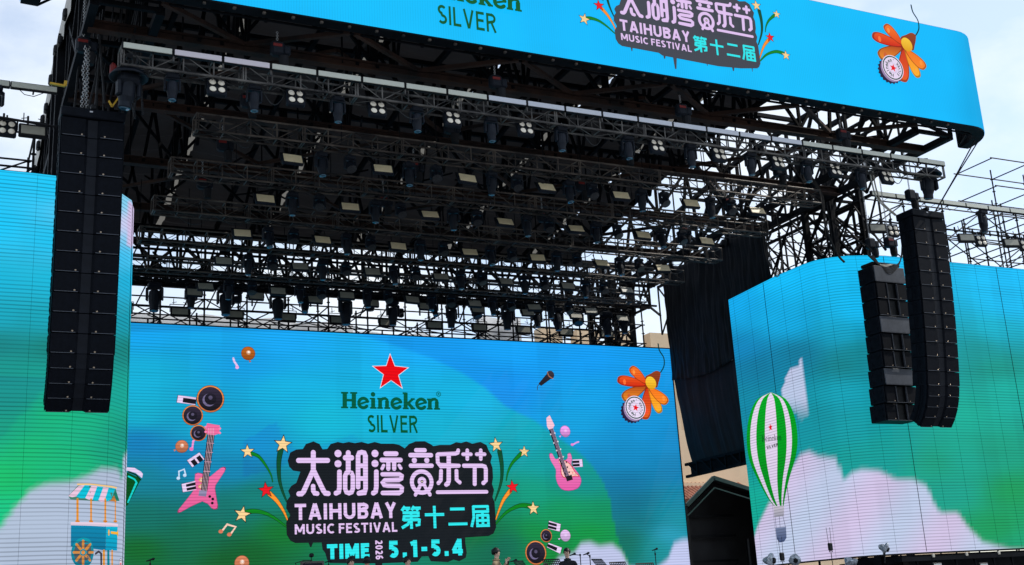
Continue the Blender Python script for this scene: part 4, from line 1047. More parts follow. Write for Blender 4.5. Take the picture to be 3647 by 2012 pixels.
for i in range(14):
    y = 23 + i * 1.15; b.bbox((2.24, y, ztop(y) - .2 - .15 * (i % 3)), (.12, .3, .25), .04)
rpart(b, 'edge_clamp', M['black'])
b = MB()
for i in range(22):                                       # cable runs dropping along the left flank
    y0 = 23.4 + random.random() * 6; x0 = 2.5 + random.random() * 1.3
    b.path([(x0, y0, 16.3), (x0 + random.uniform(-.05, .05), y0 + .3, 15.0), (x0 + random.uniform(-.2, .15), y0 + .5, 13.9), (x0 + random.uniform(-.25, .2), y0 + .8, 12.6)], random.choice((.018, .025, .03)), 5)
rpart(b, 'cable_run', M['scaffgrey'])

# four lattice towers that hold the roof up
def tower(x, y, w, ztp, label):
    t = empty('roof_tower', (x, y, 0), label=label, cat='roof tower', group='lattice towers carrying the stage roof')
    for (sx, sy) in ((-1, -1), (1, -1), (1, 1), (-1, 1)):
        MB().box((sx * w / 2, sy * w / 2, ztp / 2), (.18, .18, ztp)).build('tower_leg', M['darksteel'], t)
    b = MB(); z = 1.0; k = 0
    while z < ztp - 1.2:
        for (p, q) in (((-1, -1), (1, -1)), ((1, -1), (1, 1)), ((1, 1), (-1, 1)), ((-1, 1), (-1, -1))):
            P = lambda s, zz: (s[0] * w / 2, s[1] * w / 2, zz)
            b.bar(P(p, z), P(q, z), .08, .08); b.bar(P(p, z), P(q, z + 1.2), .07, .07)
            if k % 2: b.bar(P(q, z), P(p, z + 1.2), .07, .07)
        z += 1.2; k += 1
    b.build('lacing', M['darksteel'], t)
    return t
tower(26.75, 29.3, 1.3, 16.3, 'black lattice roof tower rising behind the right side screen')
tower(2.9, 29.6, 1.2, 16.3, 'black lattice roof tower behind the left speaker hang')
tower(24.2, 39.9, 1.2, 14.8, 'slim dark lattice roof tower at the right end of the rear scaffold')
b = MB()
tower(3.2, 39.9, 1.2, 14.8, 'dark lattice roof tower at the rear behind the left side screen')

# ------------------------------------------------------------------ lighting trusses
def truss(x0, x1, y, z, label, m='steel', s=.40, step=.62):
    t = empty('lighting_truss', ((x0 + x1) / 2, y, z), label=label, cat='lighting truss', group='lighting trusses under the stage roof')
    cx = (x0 + x1) / 2; L = (x1 - x0) / 2; h = s / 2
    for (sy, sz) in ((-1, -1), (-1, 1), (1, -1), (1, 1)):
        MB().tube((-L, sy * h, sz * h), (L, sy * h, sz * h), .027, 8).build('chord', M[m], t)
    b = MB(); n = round(2 * L / step); d = 2 * L / n
    for i in range(n + 1):
        x = -L + i * d
        for (p, q) in (((-h, -h), (-h, h)), ((h, -h), (h, h)), ((-h, -h), (h, -h)), ((-h, h), (h, h))): b.tube((x, *p), (x, *q), .016, 5)
        if i < n:
            a, c_ = (x, x + d) if i % 2 else (x + d, x)
            b.tube((a, -h, -h), (c_, -h, h), .010, 5); b.tube((a, h, -h), (c_, h, h), .010, 5); b.tube((a, -h, -h), (c_, h, -h), .010, 5)
        if i % 4 == 0:                                    # doubled frames where two lengths bolt together
            for (p, q) in (((-h, -h), (-h, h)), ((h, -h), (h, h)), ((-h, -h), (h, -h))): b.tube((x + .05, *p), (x + .05, *q), .018, 5)
    b.build('lacing', M[m], t)
    b = MB()                                              # looms of cable laid in and slung under the truss
    for k in range(3):
        pts = [(-L + 2 * L * i / 40, random.uniform(-.12, .12), -h + .05 + .06 * random.random() - (.10 if random.random() < .2 else 0)) for i in range(41)]
        b.path(pts, .02, 5)
    for k in range(9):                                    # loops that sag below the lower chords
        x = random.uniform(-L + .5, L - 1.5); w = random.uniform(.4, 1.2); dp = random.uniform(.12, .38); yy = random.uniform(-h, h)
        b.path([(x + w * i / 8, yy, -h + .02 - dp * math.sin(math.pi * i / 8)) for i in range(9)], .012, 4)
    b.build('cable_loom', M['cable'], t)
    return t
truss(2.95, 25.15, 23.12, 13.0, 'front lighting truss carrying the long pale light bar under the header screen', 'steel_light')
ROWS = [(25.9, 12.36, 'second'), (28.45, 12.24, 'third'), (30.93, 12.1, 'fourth'), (33.2, 11.98, 'fifth'), (35.7, 11.9, 'rearmost')]
for y, z, nm in ROWS:
    truss(5.0 if y < 27 else 4.9, 23.1, y, z + .62, f'{nm} lighting truss from the front, hung with cream strobe panels under the stage roof')
truss(4.6, 23.6, 37.6, 12.75, 'dark lighting truss directly above the back led screen against the sky', 'darksteel')
b = MB()                                                  # stray hanger rods and loose diagonals between roof and trusses
for i in range(70):
    x = random.uniform(4.8, 23.0); y = random.choice([25.9, 28.45, 30.93, 33.2, 35.7]) + random.choice((-.2, .2)); b.tube((x, y, 12.9), (x + random.uniform(-.03, .03), y, ZL + .1), .012, 4)
for i in range(34):
    x = random.uniform(3.5, 22.0); y = random.uniform(23.5, 36); b.tube((x, y, random.uniform(14.2, 15.2)), (x + random.uniform(-2.2, 2.2), y + random.uniform(.3, 2.6), random.uniform(14.6, 16.0)), .03, 5)
rpart(b, 'hanger_rod', M['darksteel'])
def hoist(x, y, z0, z1, label, red=True):
    t = empty('chain_hoist', (x, y, z0), label=label, cat='chain hoist', group='chain hoists hanging from the stage roof')
    b = MB(); b.bbox((0, 0, 0), (.3, .22, .34), .05); b.bbox((.2, 0, -.02), (.16, .18, .22), .03); b.build('motor', M['body'], t)
    b = MB(); zz = .17; k = 0
    while zz < z1 - z0:
        b.torus((0, 0, zz), .022, .008, Euler((math.pi / 2, 0, k % 2 * math.pi / 2)).to_matrix(), 8, 4); zz += .038; k += 1
    b.build('chain', M['chain'], t)
    b = MB(); b.lathe([(.09, -.42), (.11, -.3), (.11, -.16)], (.14, 0, 0), 10); b.build('chain_bag', M['cloth'], t)
    if red: MB().bbox((-.02, -.118, .05), (.2, .012, .07), .01).build('nameplate', M['red'], t)
    return t
k = 0
for (y, z, nm) in [(23.12, 13.0, 'front')] + ROWS[:3]:
    for i, x in enumerate((6.2, 11.4, 16.6, 21.8)):
        hoist(x, y, (z + .62 if nm != 'front' else z) + .75, ZL + (0 if nm != 'front' else .0) + .05, f'{ORD[i]} chain hoist from the left above the {nm} lighting truss', True)

# pale light bar in one-metre lengths along the front truss
for i in range(22):
    t = empty('light_bar', (2.95 + 1.012 * (i + .5), 22.86, 13.19), label=f'{ORD[i]} length of the pale light bar along the front truss, counted from the left', cat='light bar', group='light bar lengths on the front truss')
    MB().bbox((0, .03, 0), (1.006, .09, .15), .012).build('housing', M['black'], t)
    key = 'barface2' if i in (1, 2) else ('barface3' if 7 < i < 17 else 'barface')
    MB().bbox((0, -.022, 0), (.956, .02, .122), .006).build('diffuser', M[key], t)
    b = MB(); b.box((-.49, .05, -.12), (.03, .05, .12)); b.build('bracket', M['steel_light'], t)

# ------------------------------------------------------------------ lamps
def make_moving_head(kind):
    t = empty('moving_head_light'); tag(t, cat='stage light')
    b = MB(); b.bbox((0, 0, .235), (.30, .24, .11), .025); b.bbox((0, 0, .32), (.1, .06, .08), .01); b.build('base', M['body'], t)
    b = MB(); b.bbox((0, 0, .165), (.34, .12, .05), .015)
    for s in (-1, 1): b.bbox((s * .165, 0, .03), (.045, .12, .3), .015)
    b.build('yoke', M['body'], t)
    if kind == 'spot':
        b = MB(); b.lathe([(.09, .11), (.125, .08), (.13, -.02), (.125, -.16), (.105, -.24), (.095, -.33), (.1, -.36)], (0, 0, 0), 14); b.build('head', M['body'], t, False)
        MB().lathe([(.02, -.362), (.088, -.362), (.09, -.374), (.03, -.385)], (0, 0, 0), 14).build('lens', M['glass'], t, True)
    else:
        b = MB(); b.lathe([(.08, .1), (.14, .06), (.16, -.05), (.155, -.12), (.16, -.15)], (0, 0, 0), 16); b.build('head', M['body'], t)
        b = MB(); b.lathe([(.02, -.152), (.145, -.152), (.148, -.165), (.02, -.17)], (0, 0, 0), 16); b.build('lens', M['honey'], t)
    return t
def aim(o, ax, az):     # tilt the head, lens and leave the base level
    for c_ in o.children:
        if c_.name.split('.')[0] in ('head', 'lens'): c_.rotation_euler = (ax, 0, az)
        elif c_.name.split('.')[0] == 'yoke': c_.rotation_euler = (0, 0, az)
spot = make_moving_head('spot'); wash = make_moving_head('wash'); us = {'spot': 0, 'wash': 0}
def put_mh(kind, loc, label, group, ax=0, az=0, sc=1):
    o = spawn(spot if kind == 'spot' else wash, us[kind], loc, (0, 0, 0), label, group, sc); us[kind] = 1; aim(o, ax, az); return o
for i in range(11):
    x = 3.85 + 1.843 * i
    if i == 0: x = 4.0
    put_mh('spot', (x, 23.12, 12.55), f'{ORD[i]} dark moving head from the left under the front light bar, between blinders', 'moving heads under the front truss', -.12 + .05 * (i % 3), .1 * ((i % 3) - 1), .9)
for (y, z, nm) in ROWS:
    for i in range(6):
        x = 8.0 + 2.25 * i
        put_mh('spot', (x, y, z + .0), f'{ORD[i]} slim moving head from the left under the {nm} lighting truss', 'slim moving heads among the strobes', random.uniform(-.3, .1), random.uniform(-.5, .5), .92)
        put_mh('wash', (x + .72, y, z + .02), f'{ORD[i]} round wash light from the left under the {nm} lighting truss', 'round wash lights among the strobes', -.55 + random.uniform(-.1, .1), random.uniform(-.3, .3), .85)
for i in range(9):
    put_mh('spot', (6.0 + 2.08 * i + random.uniform(-.25, .25), 37.6, 12.08 + random.uniform(-.1, .06)), f'{ORD[i]} large beam light from the left, hanging against the sky over the back screen', 'large beam lights over the back screen', random.uniform(-.15, .15), random.uniform(-.6, .6), random.uniform(1.25, 1.6))
    put_mh('wash' if i % 2 else 'spot', (6.95 + 2.08 * i + random.uniform(-.4, .4), 37.6, 12.2 + random.uniform(-.12, .05)), f'{ORD[i]} small head light from the left, hanging against the sky over the back screen', 'small head lights over the back screen', random.uniform(-.5, .2), random.uniform(-.4, .4), random.uniform(.85, 1.2))
def make_strobe(m):
    t = empty('strobe_panel'); tag(t, cat='strobe light')
    MB().bbox((0, .05, 0), (.52, .1, .30), .02).build('housing', M['body'], t)
    MB().bbox((0, -.004, .0), (.45, .02, .235), .006).build('diffuser', M[m], t)
    b = MB(); b.bbox((0, .07, .2), (.56, .04, .03), .008)
    for s in (-1, 1): b.bbox((s * .275, .06, .09), (.02, .04, .24), .006); b.tube((s * .15, .07, .21), (s * .15, .07, .42), .014, 5)
    b.build('bracket', M['black'], t)
    return t
stp = make_strobe('strobe'); k = 0
def shade(o):                              # shade over the back rows, put into a darker diffuser colour
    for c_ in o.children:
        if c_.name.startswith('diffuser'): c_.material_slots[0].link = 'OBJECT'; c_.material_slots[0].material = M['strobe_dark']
for r_, (y, z, nm) in enumerate(ROWS):
    for i in range(7):
        o = spawn(stp, k, (7.27 + 2.253 * i, y - .12, z), (math.radians(-28 + random.uniform(-5, 5)), random.uniform(-.03, .03), random.uniform(-.10, .10)), f'{ORD[i]} cream strobe panel from the left under the {nm} lighting truss', 'cream strobe panels'); k += 1
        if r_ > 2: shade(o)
for i in range(9):
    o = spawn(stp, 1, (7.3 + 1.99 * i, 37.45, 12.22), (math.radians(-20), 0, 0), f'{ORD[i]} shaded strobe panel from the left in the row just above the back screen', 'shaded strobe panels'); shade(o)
# four-eyed blinders
def make_blinder():
    t = empty('blinder_light'); tag(t, cat='blinder light')
    MB().bbox((0, .07, 0), (.40, .14, .40), .025).build('housing', M['body'], t)
    for sx in (-1, 1):
        for sz in (-1, 1):
            R = Matrix.Rotation(math.pi / 2, 3, 'X')
            l = MB().lathe([(.074, -.012), (.074, .0), (.064, .014), (.04, .024), (.012, .028)], (sx * .092, 0, sz * .092), 18, R).build('lens', M['lens'], t, True)
            MB().torus((sx * .092, -.008, sz * .092), .082, .009, R, 18, 5).build('rim', M['black'], l)
    b = MB()
    for s in (-1, 1): b.bbox((s * .215, .07, .1), (.02, .05, .3), .006)
    b.bbox((0, .07, .25), (.45, .05, .02), .006); b.tube((0, .07, .26), (0, .07, .36), .02, 6); b.bar((-.2, -.004, 0), (.2, -.004, 0), .01, .02)
    b.build('bracket', M['black'], t)
    return t
blp = make_blinder(); k = 0
for i, x in enumerate((4.9, 6.58, 8.43, 10.25, 12.1, 15.74, 17.6, 19.46, 21.36, 23.18)):
    spawn(blp, k, (x, 23.05, 12.66), (math.radians(-16), 0, math.radians(random.uniform(-3, 3))), f'{ORD[i]} four-lens blinder from the left under the front truss', 'four-lens blinders under the front truss'); k += 1
# framed flood panels
def make_flood():
    t = empty('flood_panel'); tag(t, cat='flood light')
    MB().bbox((0, .06, 0), (.60, .12, .32), .02).build('housing', M['black'], t)
    MB().bbox((0, -.004, 0), (.50, .02, .21), .006).build('diffuser', M['strobe_dark'], t)
    b = MB(); b.bbox((0, .05, .25), (.66, .03, .02), .005)
    for s in (-1, 1): b.bbox((s * .32, .05, .12), (.02, .03, .28), .005); b.tube((s * .2, .05, .25), (s * .2, .05, .45), .012, 5); b.tube((s * .25, .05, .3), (s * .1, .05, .34), .01, 5)
    b.build('bracket', M['black'], t)
    return t
flp = make_flood(); k = 0
for i in range(11):
    spawn(flp, k, (5.26 + 1.784 * i, 38.45, 11.82), (math.radians(-6), 0, random.uniform(-.06, .06)), f'{ORD[i]} framed flood panel from the left on the scaffold above the back screen', 'framed flood panels above the back screen'); k += 1
spawn(flp, k, (1.62, 26.9, 12.8), (math.radians(-8), 0, .02), 'framed grey flood panel on the scaffold above the left side screen', 'flood panels above the side screens')
for i, (x, r) in enumerate(((26.85, 'nearest the right speaker hang'), (30.7, 'at the middle of the outer scaffold'), (32.75, 'near the right edge of the photo'))):
    spawn(flp, k, (x - .25, 27.2, 12.82), (math.radians(-8), 0, -.25), f'framed grey flood panel above the right side screen, {r}', 'flood panels above the side screens')
    spawn(blp, 1, (x + .4, 27.2, 12.78), (math.radians(-10), 0, -.2), f'four-lens blinder above the right side screen, {r}', 'blinders above the side screens')
spawn(blp, 1, (1.08, 26.9, 12.8), (math.radians(-10), 0, .05), 'four-lens blinder on the scaffold at the left edge above the side screen', 'blinders above the side screens')
for i, (x, z, s_) in enumerate(((31.2, 13.45, 'beside the right speaker hang'), (33.5, 13.45, 'at the far right'))):
    put_mh('spot', (x, 27.1, z), f'dark moving head under the right outer light bar, {s_}', 'moving heads under the outer light bars', 0, .3, 1.15)
put_mh('spot', (.78, 26.8, 13.4), 'dark moving head cut by the left edge of the photo under the outer light bar', 'moving heads under the outer light bars', 0, .3, 1.1)
# outer light bars
for (x0, n_, s_) in ((26.3, 10, 'right'), (-2.95, 5, 'left')):
    for i in range(n_):
        t = empty('light_bar', (x0 + 1.012 * (i + .5), 26.95, 13.87), label=f'{ORD[i]} length from the left of the grey light bar above the {s_} side screen', cat='light bar', group=f'light bar lengths above the {s_} side screen')
        MB().bbox((0, .04, 0), (1.008, .1, .17), .012).build('housing', M['scaffgrey'], t)
        MB().bbox((0, -.018, 0), (.96, .02, .125), .006).build('diffuser', M['barface'], t)
        b = MB(); b.path([(-.3, .05, -.09), (-.2, .06, -.18 - .06 * (i % 2)), (0, .06, -.2), (.2, .05, -.09)], .01, 4); b.tube((0, .1, 0), (0, .4, 0), .02, 5); b.build('cable', M['cable'], t)
# rain hoods over moving heads next to the speaker hangs
def hood(x, y, z, label, rz):
    t = empty('hooded_spotlight', (x, y, z), (0, 0, rz), label=label, cat='stage light', group='spotlights under round rain hoods')
    b = MB(); b.lathe([(.05, .20), (.14, .19), (.30, .10), (.385, .0), (.39, -.03), (.37, -.035), (.29, .04), (.1, .12), (.04, .13)], (0, 0, 0), 28); b.build('rain_hood', M['body'], t, True)
    b = MB(); b.bbox((0, 0, -.06), (.4, .34, .22), .05); b.build('base', M['body'], t)
    b = MB()
    for s in (-1, 1): b.bbox((s * .2, 0, -.28), (.08, .2, .34), .03)
    b.bbox((0, 0, -.15), (.46, .18, .08), .02)
    b.build('yoke', M['body'], t)
    b = MB(); R = Euler((.12, .06, 0)).to_matrix(); b.lathe([(.1, -.1), (.16, -.14), (.17, -.3), (.165, -.45), (.13, -.56), (.135, -.66), (.125, -.68)], (0, 0, 0), 16, R); b.build('head', M['body'], t)
    MB().lathe([(.02, -.684), (.115, -.684), (.1, -.7), (.03, -.705)], (0, 0, 0), 16, R).build('lens', M['glass'], t)
    b = MB(); b.tube((0, 0, .18), (0, 0, .5), .03, 6); b.box((0, 0, .45), (.12, .1, .1)); b.build('clamp', M['black'], t)
hood(3.16, 23.3, 12.72, 'dark spotlight under a round rain hood above the left speaker hang', .2)
hood(24.95, 23.3, 12.98, 'dark spotlight under a round rain hood above the right speaker hang', -.3)
from mathutils import noise as mnoise
# ------------------------------------------------------------------ speaker hangs
def cabinet(w, h, d, grey=False, small=False):
    t = empty('speaker_cabinet'); tag(t, cat='loudspeaker')
    b = MB(); b.bbox((0, d / 2 + .03, 0), (w, d - .06, h - .012), .012); 
    for s in (-1, 1):                                     # side rigging plates
        b.box((s * (w / 2 + .006), .1, 0), (.014, .09, h * .96)); b.box((s * (w / 2 + .006), d * .72, 0), (.014, .12, h * .8))
        for zz in (-.28, 0, .28): b.box((s * (w / 2 + .014), d * .72, zz * h), (.012, .05, h * .12)); b.box((s * (w / 2 + .014), d * .45, zz * h), (.012, .04, h * .14))
    b.build('body', M['cab'], t)
    for s in (-1, 1):                                     # a grille either side of the recessed centre
        g = MB(); x0, x1 = s * .095, s * (w / 2 - .012); y0, y1 = .055, .0
        zz = h / 2 - .012
        pts = [(x0, y0), (x0 + s * .05, .012), (x1, y1), (x1, .05), (x0, .1)]
        n = len(pts); vs = [(px, py, -zz) for px, py in pts] + [(px, py, zz) for px, py in pts]
        fs = [(i, (i + 1) % n, n + (i + 1) % n, n + i) for i in range(n)] + [tuple(range(n - 1, -1, -1)), tuple(range(n, 2 * n))]
        g.add(vs, fs); o = g.build('grille', M['grille'], t)
        bd = MB(); bx = s * .21 if s < 0 else .235
        bd.bbox((bx, .0, -h / 2 + .045), (.034, .02, .034), .006); bd.build('badge', M['badge'], o)
        tr = MB(); tr.box(((x0 + x1) / 2 + s * .02, -.001, -zz + .004), (abs(x1 - x0) - .07, .012, .012)); tr.build('trim', M['greypanel'], t)
    MB().box((0, .06, 0), (.19, .02, h - .02)).build('horn', M['horn'], t)
    return t
big = cabinet(1.225, .406, .58); small = cabinet(1.2, .31, .48); ub = {'b': 0, 's': 0}
def hang(xc, yc, ztp, side, rz):
    f = empty('rigging_frame', (xc, yc, ztp), (0, 0, rz), label=f'black rigging frame on top of the {side} speaker hang', cat='rigging frame', group='rigging frames of the speaker hangs')
    b = MB(); b.bbox((0, .3, -.11), (1.26, .66, .2), .02); b.build('frame', M['cab'], f)
    b = MB(); b.bbox((.0, .2, .04), (.12, .5, .1), .02); b.torus((0, .25, .14), .05, .014, Matrix.Rotation(math.pi / 2, 3, 'X'), 12, 5); b.build('pick_point', M['black'], f)
    MB().box((-.05, -.035, -.08), (.06, .01, .03)).build('badge', M['chain'], f)
    z = ztp - .225; y = yc
    tilt = [1.2, 1.8, 2.4, 3, 3.6, 4.2, 4.8, 5.4, 6, 6.8, 7.6, 8.6]; R = Matrix.Rotation(rz, 3, 'Z')
    off = 0.0
    for i in range(16):
        isb = i < 12; h = .406 if isb else .300
        a = math.radians(tilt[i]) if isb else math.radians((13, 21, 30, 40)[i - 12])
        dz, dy = h * math.cos(a), h * math.sin(a)
        c_ = R @ Vector((0, off + dy / 2, 0))
        lab = f'{ORD[i]} speaker cabinet from the top of the {side} hang'
        o = spawn(big if isb else small, ub['b' if isb else 's'], (xc + c_.x, yc + c_.y, z - dz / 2), (-a * -1, 0, rz), lab, f'speaker cabinets in the {side} hang'); ub['b' if isb else 's'] = 1
        o.rotation_euler = Euler((a, 0, rz)); z -= dz + (.0 if isb else .006); off += dy
hang(2.585, 24.0, 12.22, 'left', .0)
hang(25.46, 24.0, 12.22, 'right', .015)
def sub(solid):
    t = empty('subwoofer_cabinet'); tag(t, cat='loudspeaker'); w, h, d = 1.22, .5, .66
    b = MB(); b.bbox((0, d / 2 + .03, 0), (w, d - .06, h - .012), .014)
    for s in (-1, 1):
        for yy in (.18, .5):
            for zz in (-.12, .1): b.box((s * (w / 2 + .008), yy, zz), (.016, .07, .09))
    b.build('body', M['cab'], t)
    if solid: MB().bbox((0, .012, 0), (w - .02, .04, h - .03), .01).build('back_panel', M['greypanel'], t)
    else:
        for s in (-1, 1):
            MB().bbox((s * .4, .012, 0), (.40, .04, h - .035), .01).build('grille', M['grille'], t)
            MB().bbox((s * .2 + .0, .0, 0), (.02, .06, h - .03), .006).build('post', M['greypanel'], t)
            MB().bbox((s * .3, -.012, -h / 2 + .045), (.03, .012, .03), .005).build('badge', M['badge'], t)
        MB().box((0, .07, 0), (.36, .03, h - .04)).build('port', M['black'], t)
    b = MB(); b.box((0, -.006, -h / 2 + .008), (w - .01, .02, .014)); b.build('trim', M['greypanel'], t)
    return t
sa, sb_ = sub(True), sub(False); ua = 0; ubb = 0
for i in range(9):
    sol = i in (0, 3, 6); lab = f'{ORD[i]} subwoofer cabinet from the top of the right rear hang, ' + ('plain grey panel' if sol else 'open ports')
    y = 25.6 + .012 * i * i * .4
    o = spawn(sa if sol else sb_, ua if sol else ubb, (25.24, y, 10.98 - .507 * (i + .5)), (0, 0, .03), lab, 'subwoofer cabinets hanging on the right')
    if sol: ua = 1
    else: ubb = 1
fr_ = empty('rigging_frame', (25.24, 25.6, 11.0), (0, 0, .03), label='black rigging frame on top of the subwoofer hang', cat='rigging frame')
MB().bbox((0, .33, .06), (1.1, .5, .1), .02).build('frame', M['black'], fr_)
hoist(24.95, 25.9, 11.75, 14.2, 'black chain hoist on the left over the subwoofer hang', False)
hoist(25.7, 25.9, 11.85, 14.2, 'black chain hoist on the right over the subwoofer hang', True)
hoist(25.2, 24.3, 12.75, 14.2, 'black chain hoist over the right speaker hang', False)
hoist(2.35, 24.25, 13.75, 15.6, 'black chain hoist with a red plate over the left speaker hang')
b = MB(); zz = 12.3; k = 0
while zz < 13.7:
    b.torus((2.38 + .02 * math.sin(zz * 9), 24.1, zz), .03, .009, Euler((math.pi / 2, 0, k % 2 * math.pi / 2)).to_matrix(), 8, 4); b.torus((2.45, 24.15, zz + .02), .03, .009, Euler((math.pi / 2, 0, (k + 1) % 2 * math.pi / 2)).to_matrix(), 8, 4); zz += .05; k += 1
tag(b.build('hoist_chain', M['chain']), 'pale steel chain hanging straight down to the left speaker hang', 'chain')
b = MB(); b.lathe([(.05, 0), (.075, .05), (.07, .3), (.03, .36)], (2.95, 24.1, 13.0), 10); tag(b.build('red_canister', M['red']), 'small red canister hanging beside the chain over the left speaker hang', 'canister')
b = MB(); b.bar((3.05, 23.9, 12.5), (2.93, 23.9, 12.28), .05, .03); b.bar((2.93, 23.9, 12.28), (2.86, 23.9, 12.4), .05, .03); tag(b.build('lifting_strap', M['yellow']), 'yellow strap hook right above the left speaker hang', 'strap')
b = MB(); b.bar((1.75, 24.5, 12.9), (2.05, 24.5, 12.88), .06, .04); b.bar((2.05, 24.5, 12.88), (2.06, 24.5, 13.0), .06, .04); tag(b.build('lifting_strap', M['yellow']), 'yellow strap at the outer left of the left speaker hang', 'strap')
# cable bundles slung over the subwoofers and stage right
def bundle(paths, r, m, label):
    b = MB()
    for p in paths:
        q = catmull([np.array(v, float) for v in p], 6, False); b.path([tuple(v) for v in q], r, 5)
    return tag(b.build('cable_bundle', M[m]), label, 'cable')
bundle([[(24.6 + .05 * i, 25.7, 11.3), (24.9 + .03 * i, 25.6, 10.98 - .03 * i), (25.3, 25.6, 10.95 - .05 * i), (25.75, 25.6, 11.2), (25.95 - .02 * i, 25.5, 12.0)] for i in range(5)], .018, 'cable', 'black cables slung in loops on top of the subwoofer hang')
bundle([[(24.7 + .04 * i, 25.75, 11.25), (25.0, 25.65, 11.02 - .025 * i), (25.4 + .04 * i, 25.65, 11.06)] for i in range(3)], .012, 'wcable', 'pale cables looped on top of the subwoofer hang')
bundle([[(22.6, 25.9, 13.6), (23.0, 25.9, 12.9), (23.9, 25.8, 12.0), (24.6, 25.7, 11.6), (24.75 + .03 * i, 25.7, 11.4)] for i in range(3)], .02, 'cable', 'black cables running down from the roof to the subwoofer hang')
bundle([[(23.55 + .05 * i, 26.6, 14.0), (23.9 + .04 * i, 26.6, 13.4), (23.95, 26.6, 12.4), (24.25, 26.6, 11.6), (24.4, 26.5, 11.3)] for i in range(3)], .035, 'cable', 'thick dark hose bundle hanging beside the right roof tower')
bundle([[(21.9 + .06 * i, 27.0, 12.9), (21.85 + .06 * i, 27, 11.6), (22.05 + .02 * i, 27, 11.05 - .05 * i), (22.4 - .03 * i, 27, 11.1 - .05 * i), (22.5, 27, 11.7), (22.45, 27, 12.8)] for i in range(4)], .016, 'cable', 'black cable loop hanging in a u below the truss ends on the right')
bundle([[(23.0 + .1 * i, 23.5, 13.0), (23.8 + .1 * i, 24.2, 12.5), (24.8 + .06 * i, 24.6, 12.2)] for i in range(2)], .022, 'wcable', 'pale tan cables slanting across to the right speaker hang')
bundle([[(26.6, 22.9, 14.1), (26.35, 23.6, 13.2), (26.05, 24.3, 12.3)], [(26.75, 22.9, 14.1), (26.38, 23.6, 13.2), (26.06, 24.3, 12.3)]], .018, 'cable', 'dark guy ropes from the header screen corner down to the right speaker hang')
def wire(label, pts, r=.008):
    return tag(MB().path(pts, r, 4).build('wire_rope', M['cable']), label, 'wire rope')
for i in range(5):
    x = 23.9 + .12 * i; wire(f'{ORD[i]} thin wire rope from the left hanging between right tower and speaker hang', [(x + 1.6, 28.4, 14.6), (x + 1.65, 28.4, 10.5)])
# ------------------------------------------------------------------ scaffolds
def scaffold(name, xs, ys, zs, ztops, label, m='scaff', braces=True, base=0.0, seed=3):
    rd = random.Random(seed)
    t = empty(name, (xs[0], ys[0], base), label=label, cat='scaffold')
    a = MB(); cl = MB(); l = MB(); d = MB()
    for i, x in enumerate(xs):
        for j, y in enumerate(ys):
            zt = ztops(i, j); a.tube((x, y, base), (x, y, zt), .03, 6)
            z = base + .5
            while z < zt: a.lathe([(.03, -.012), (.062, -.012), (.062, .012), (.03, .012)], (x, y, z), 8); z += .5
    for z in zs:
        for j, y in enumerate(ys): l.tube((xs[0] - .1, y, z + .02 * j), (xs[-1] + .1, y, z + .02 * j), .026, 5)
        for i, x in enumerate(xs):
            if len(ys) > 1: l.tube((x, ys[0], z), (x, ys[-1], z), .024, 5)
    if braces:
        for k in range(len(zs) - 1):
            for i in range(len(xs) - 1):
                for j, y in enumerate(ys):
                    if (i + k + j) % 2: d.tube((xs[i], y - .04, zs[k]), (xs[i + 1], y - .04, zs[k + 1]), .022, 5)
                    elif rd.random() < .75: d.tube((xs[i + 1], y - .04, zs[k]), (xs[i], y - .04, zs[k + 1]), .022, 5)
                if len(ys) > 1 and rd.random() < .8: d.tube((xs[i], ys[0], zs[k]), (xs[i], ys[-1], zs[k + 1]), .022, 5)
                if len(ys) > 1 and rd.random() < .4: d.tube((xs[i], ys[0], zs[k]), (xs[i + 1], ys[-1], zs[k + 1]), .02, 5)
    for b, nm in ((a, 'upright'), (l, 'ledger'), (d, 'brace')): world_child(b.build(nm, M[m], t), t)
    return t
rx = [2.2 + 1.42 * i for i in range(17)]
rd_ = random.Random(5); tops = {(i, j): rd_.choice((12.6, 13.4, 14.4, 12.2, 13.0)) for i in range(17) for j in range(3)}
scaffold('scaffolding', rx, [38.75, 40.0, 41.2], [9.4, 10.9, 11.6, 12.35], lambda i, j: tops[i, j], 'black tube scaffold standing behind and above the back led screen')
sx = [26.9 + 1.75 * i for i in range(9)]
tr_ = {(i, j): (15.4 if i > 4 else 14.4) + .35 * ((i * 3 + j) % 3) for i in range(9) for j in range(3)}
scaffold('scaffolding', sx, [28.0, 30.4], [9.6, 10.8, 11.9, 13.0, 14.1], lambda i, j: tr_[i, j], 'open tube scaffold standing behind the right side screen under cloudy sky', 'scaffgrey', seed=8)
scaffold('scaffolding', [26.3, 27.6, 28.9, 30.2], [31.6, 33.2], [8.8, 9.9, 11.0, 12.1, 13.2, 14.3], lambda i, j: 14.6 + .3 * ((i + j) % 2), 'dense black tube scaffold between the black cloth and the right screen curve', 'scaff', seed=21)
scaffold('scaffolding', [34.9, 36.8, 38.6], [29.4, 31.2], [12.4, 13.6, 14.8, 15.9, 17.0], lambda i, j: 15.2 if i == 0 else 17.4, 'tall tube scaffold tower at the far right of the photo', 'scaffgrey', braces=False, seed=9)
scaffold('scaffolding', [-3.6, -1.8, 0, 1.7], [27.6, 29.4], [9.0, 10.6, 12.15, 13.0], lambda i, j: 13.1 if i == 3 else 13.9, 'dark tube scaffold standing behind the left side screen', 'scaff', seed=4)
b = MB()
for (a_, c_) in (((.6, 26.8, 13.0), (2.1, 26.8, 12.9)), ((.2, 26.8, 13.03), (.6, 26.8, 13.0))): b.tube(a_, c_, .03, 6)
for x in (.5, 1.0, 1.5, 1.9): b.tube((x, 26.8, 12.9), (x, 26.85, 13.1), .025, 5)
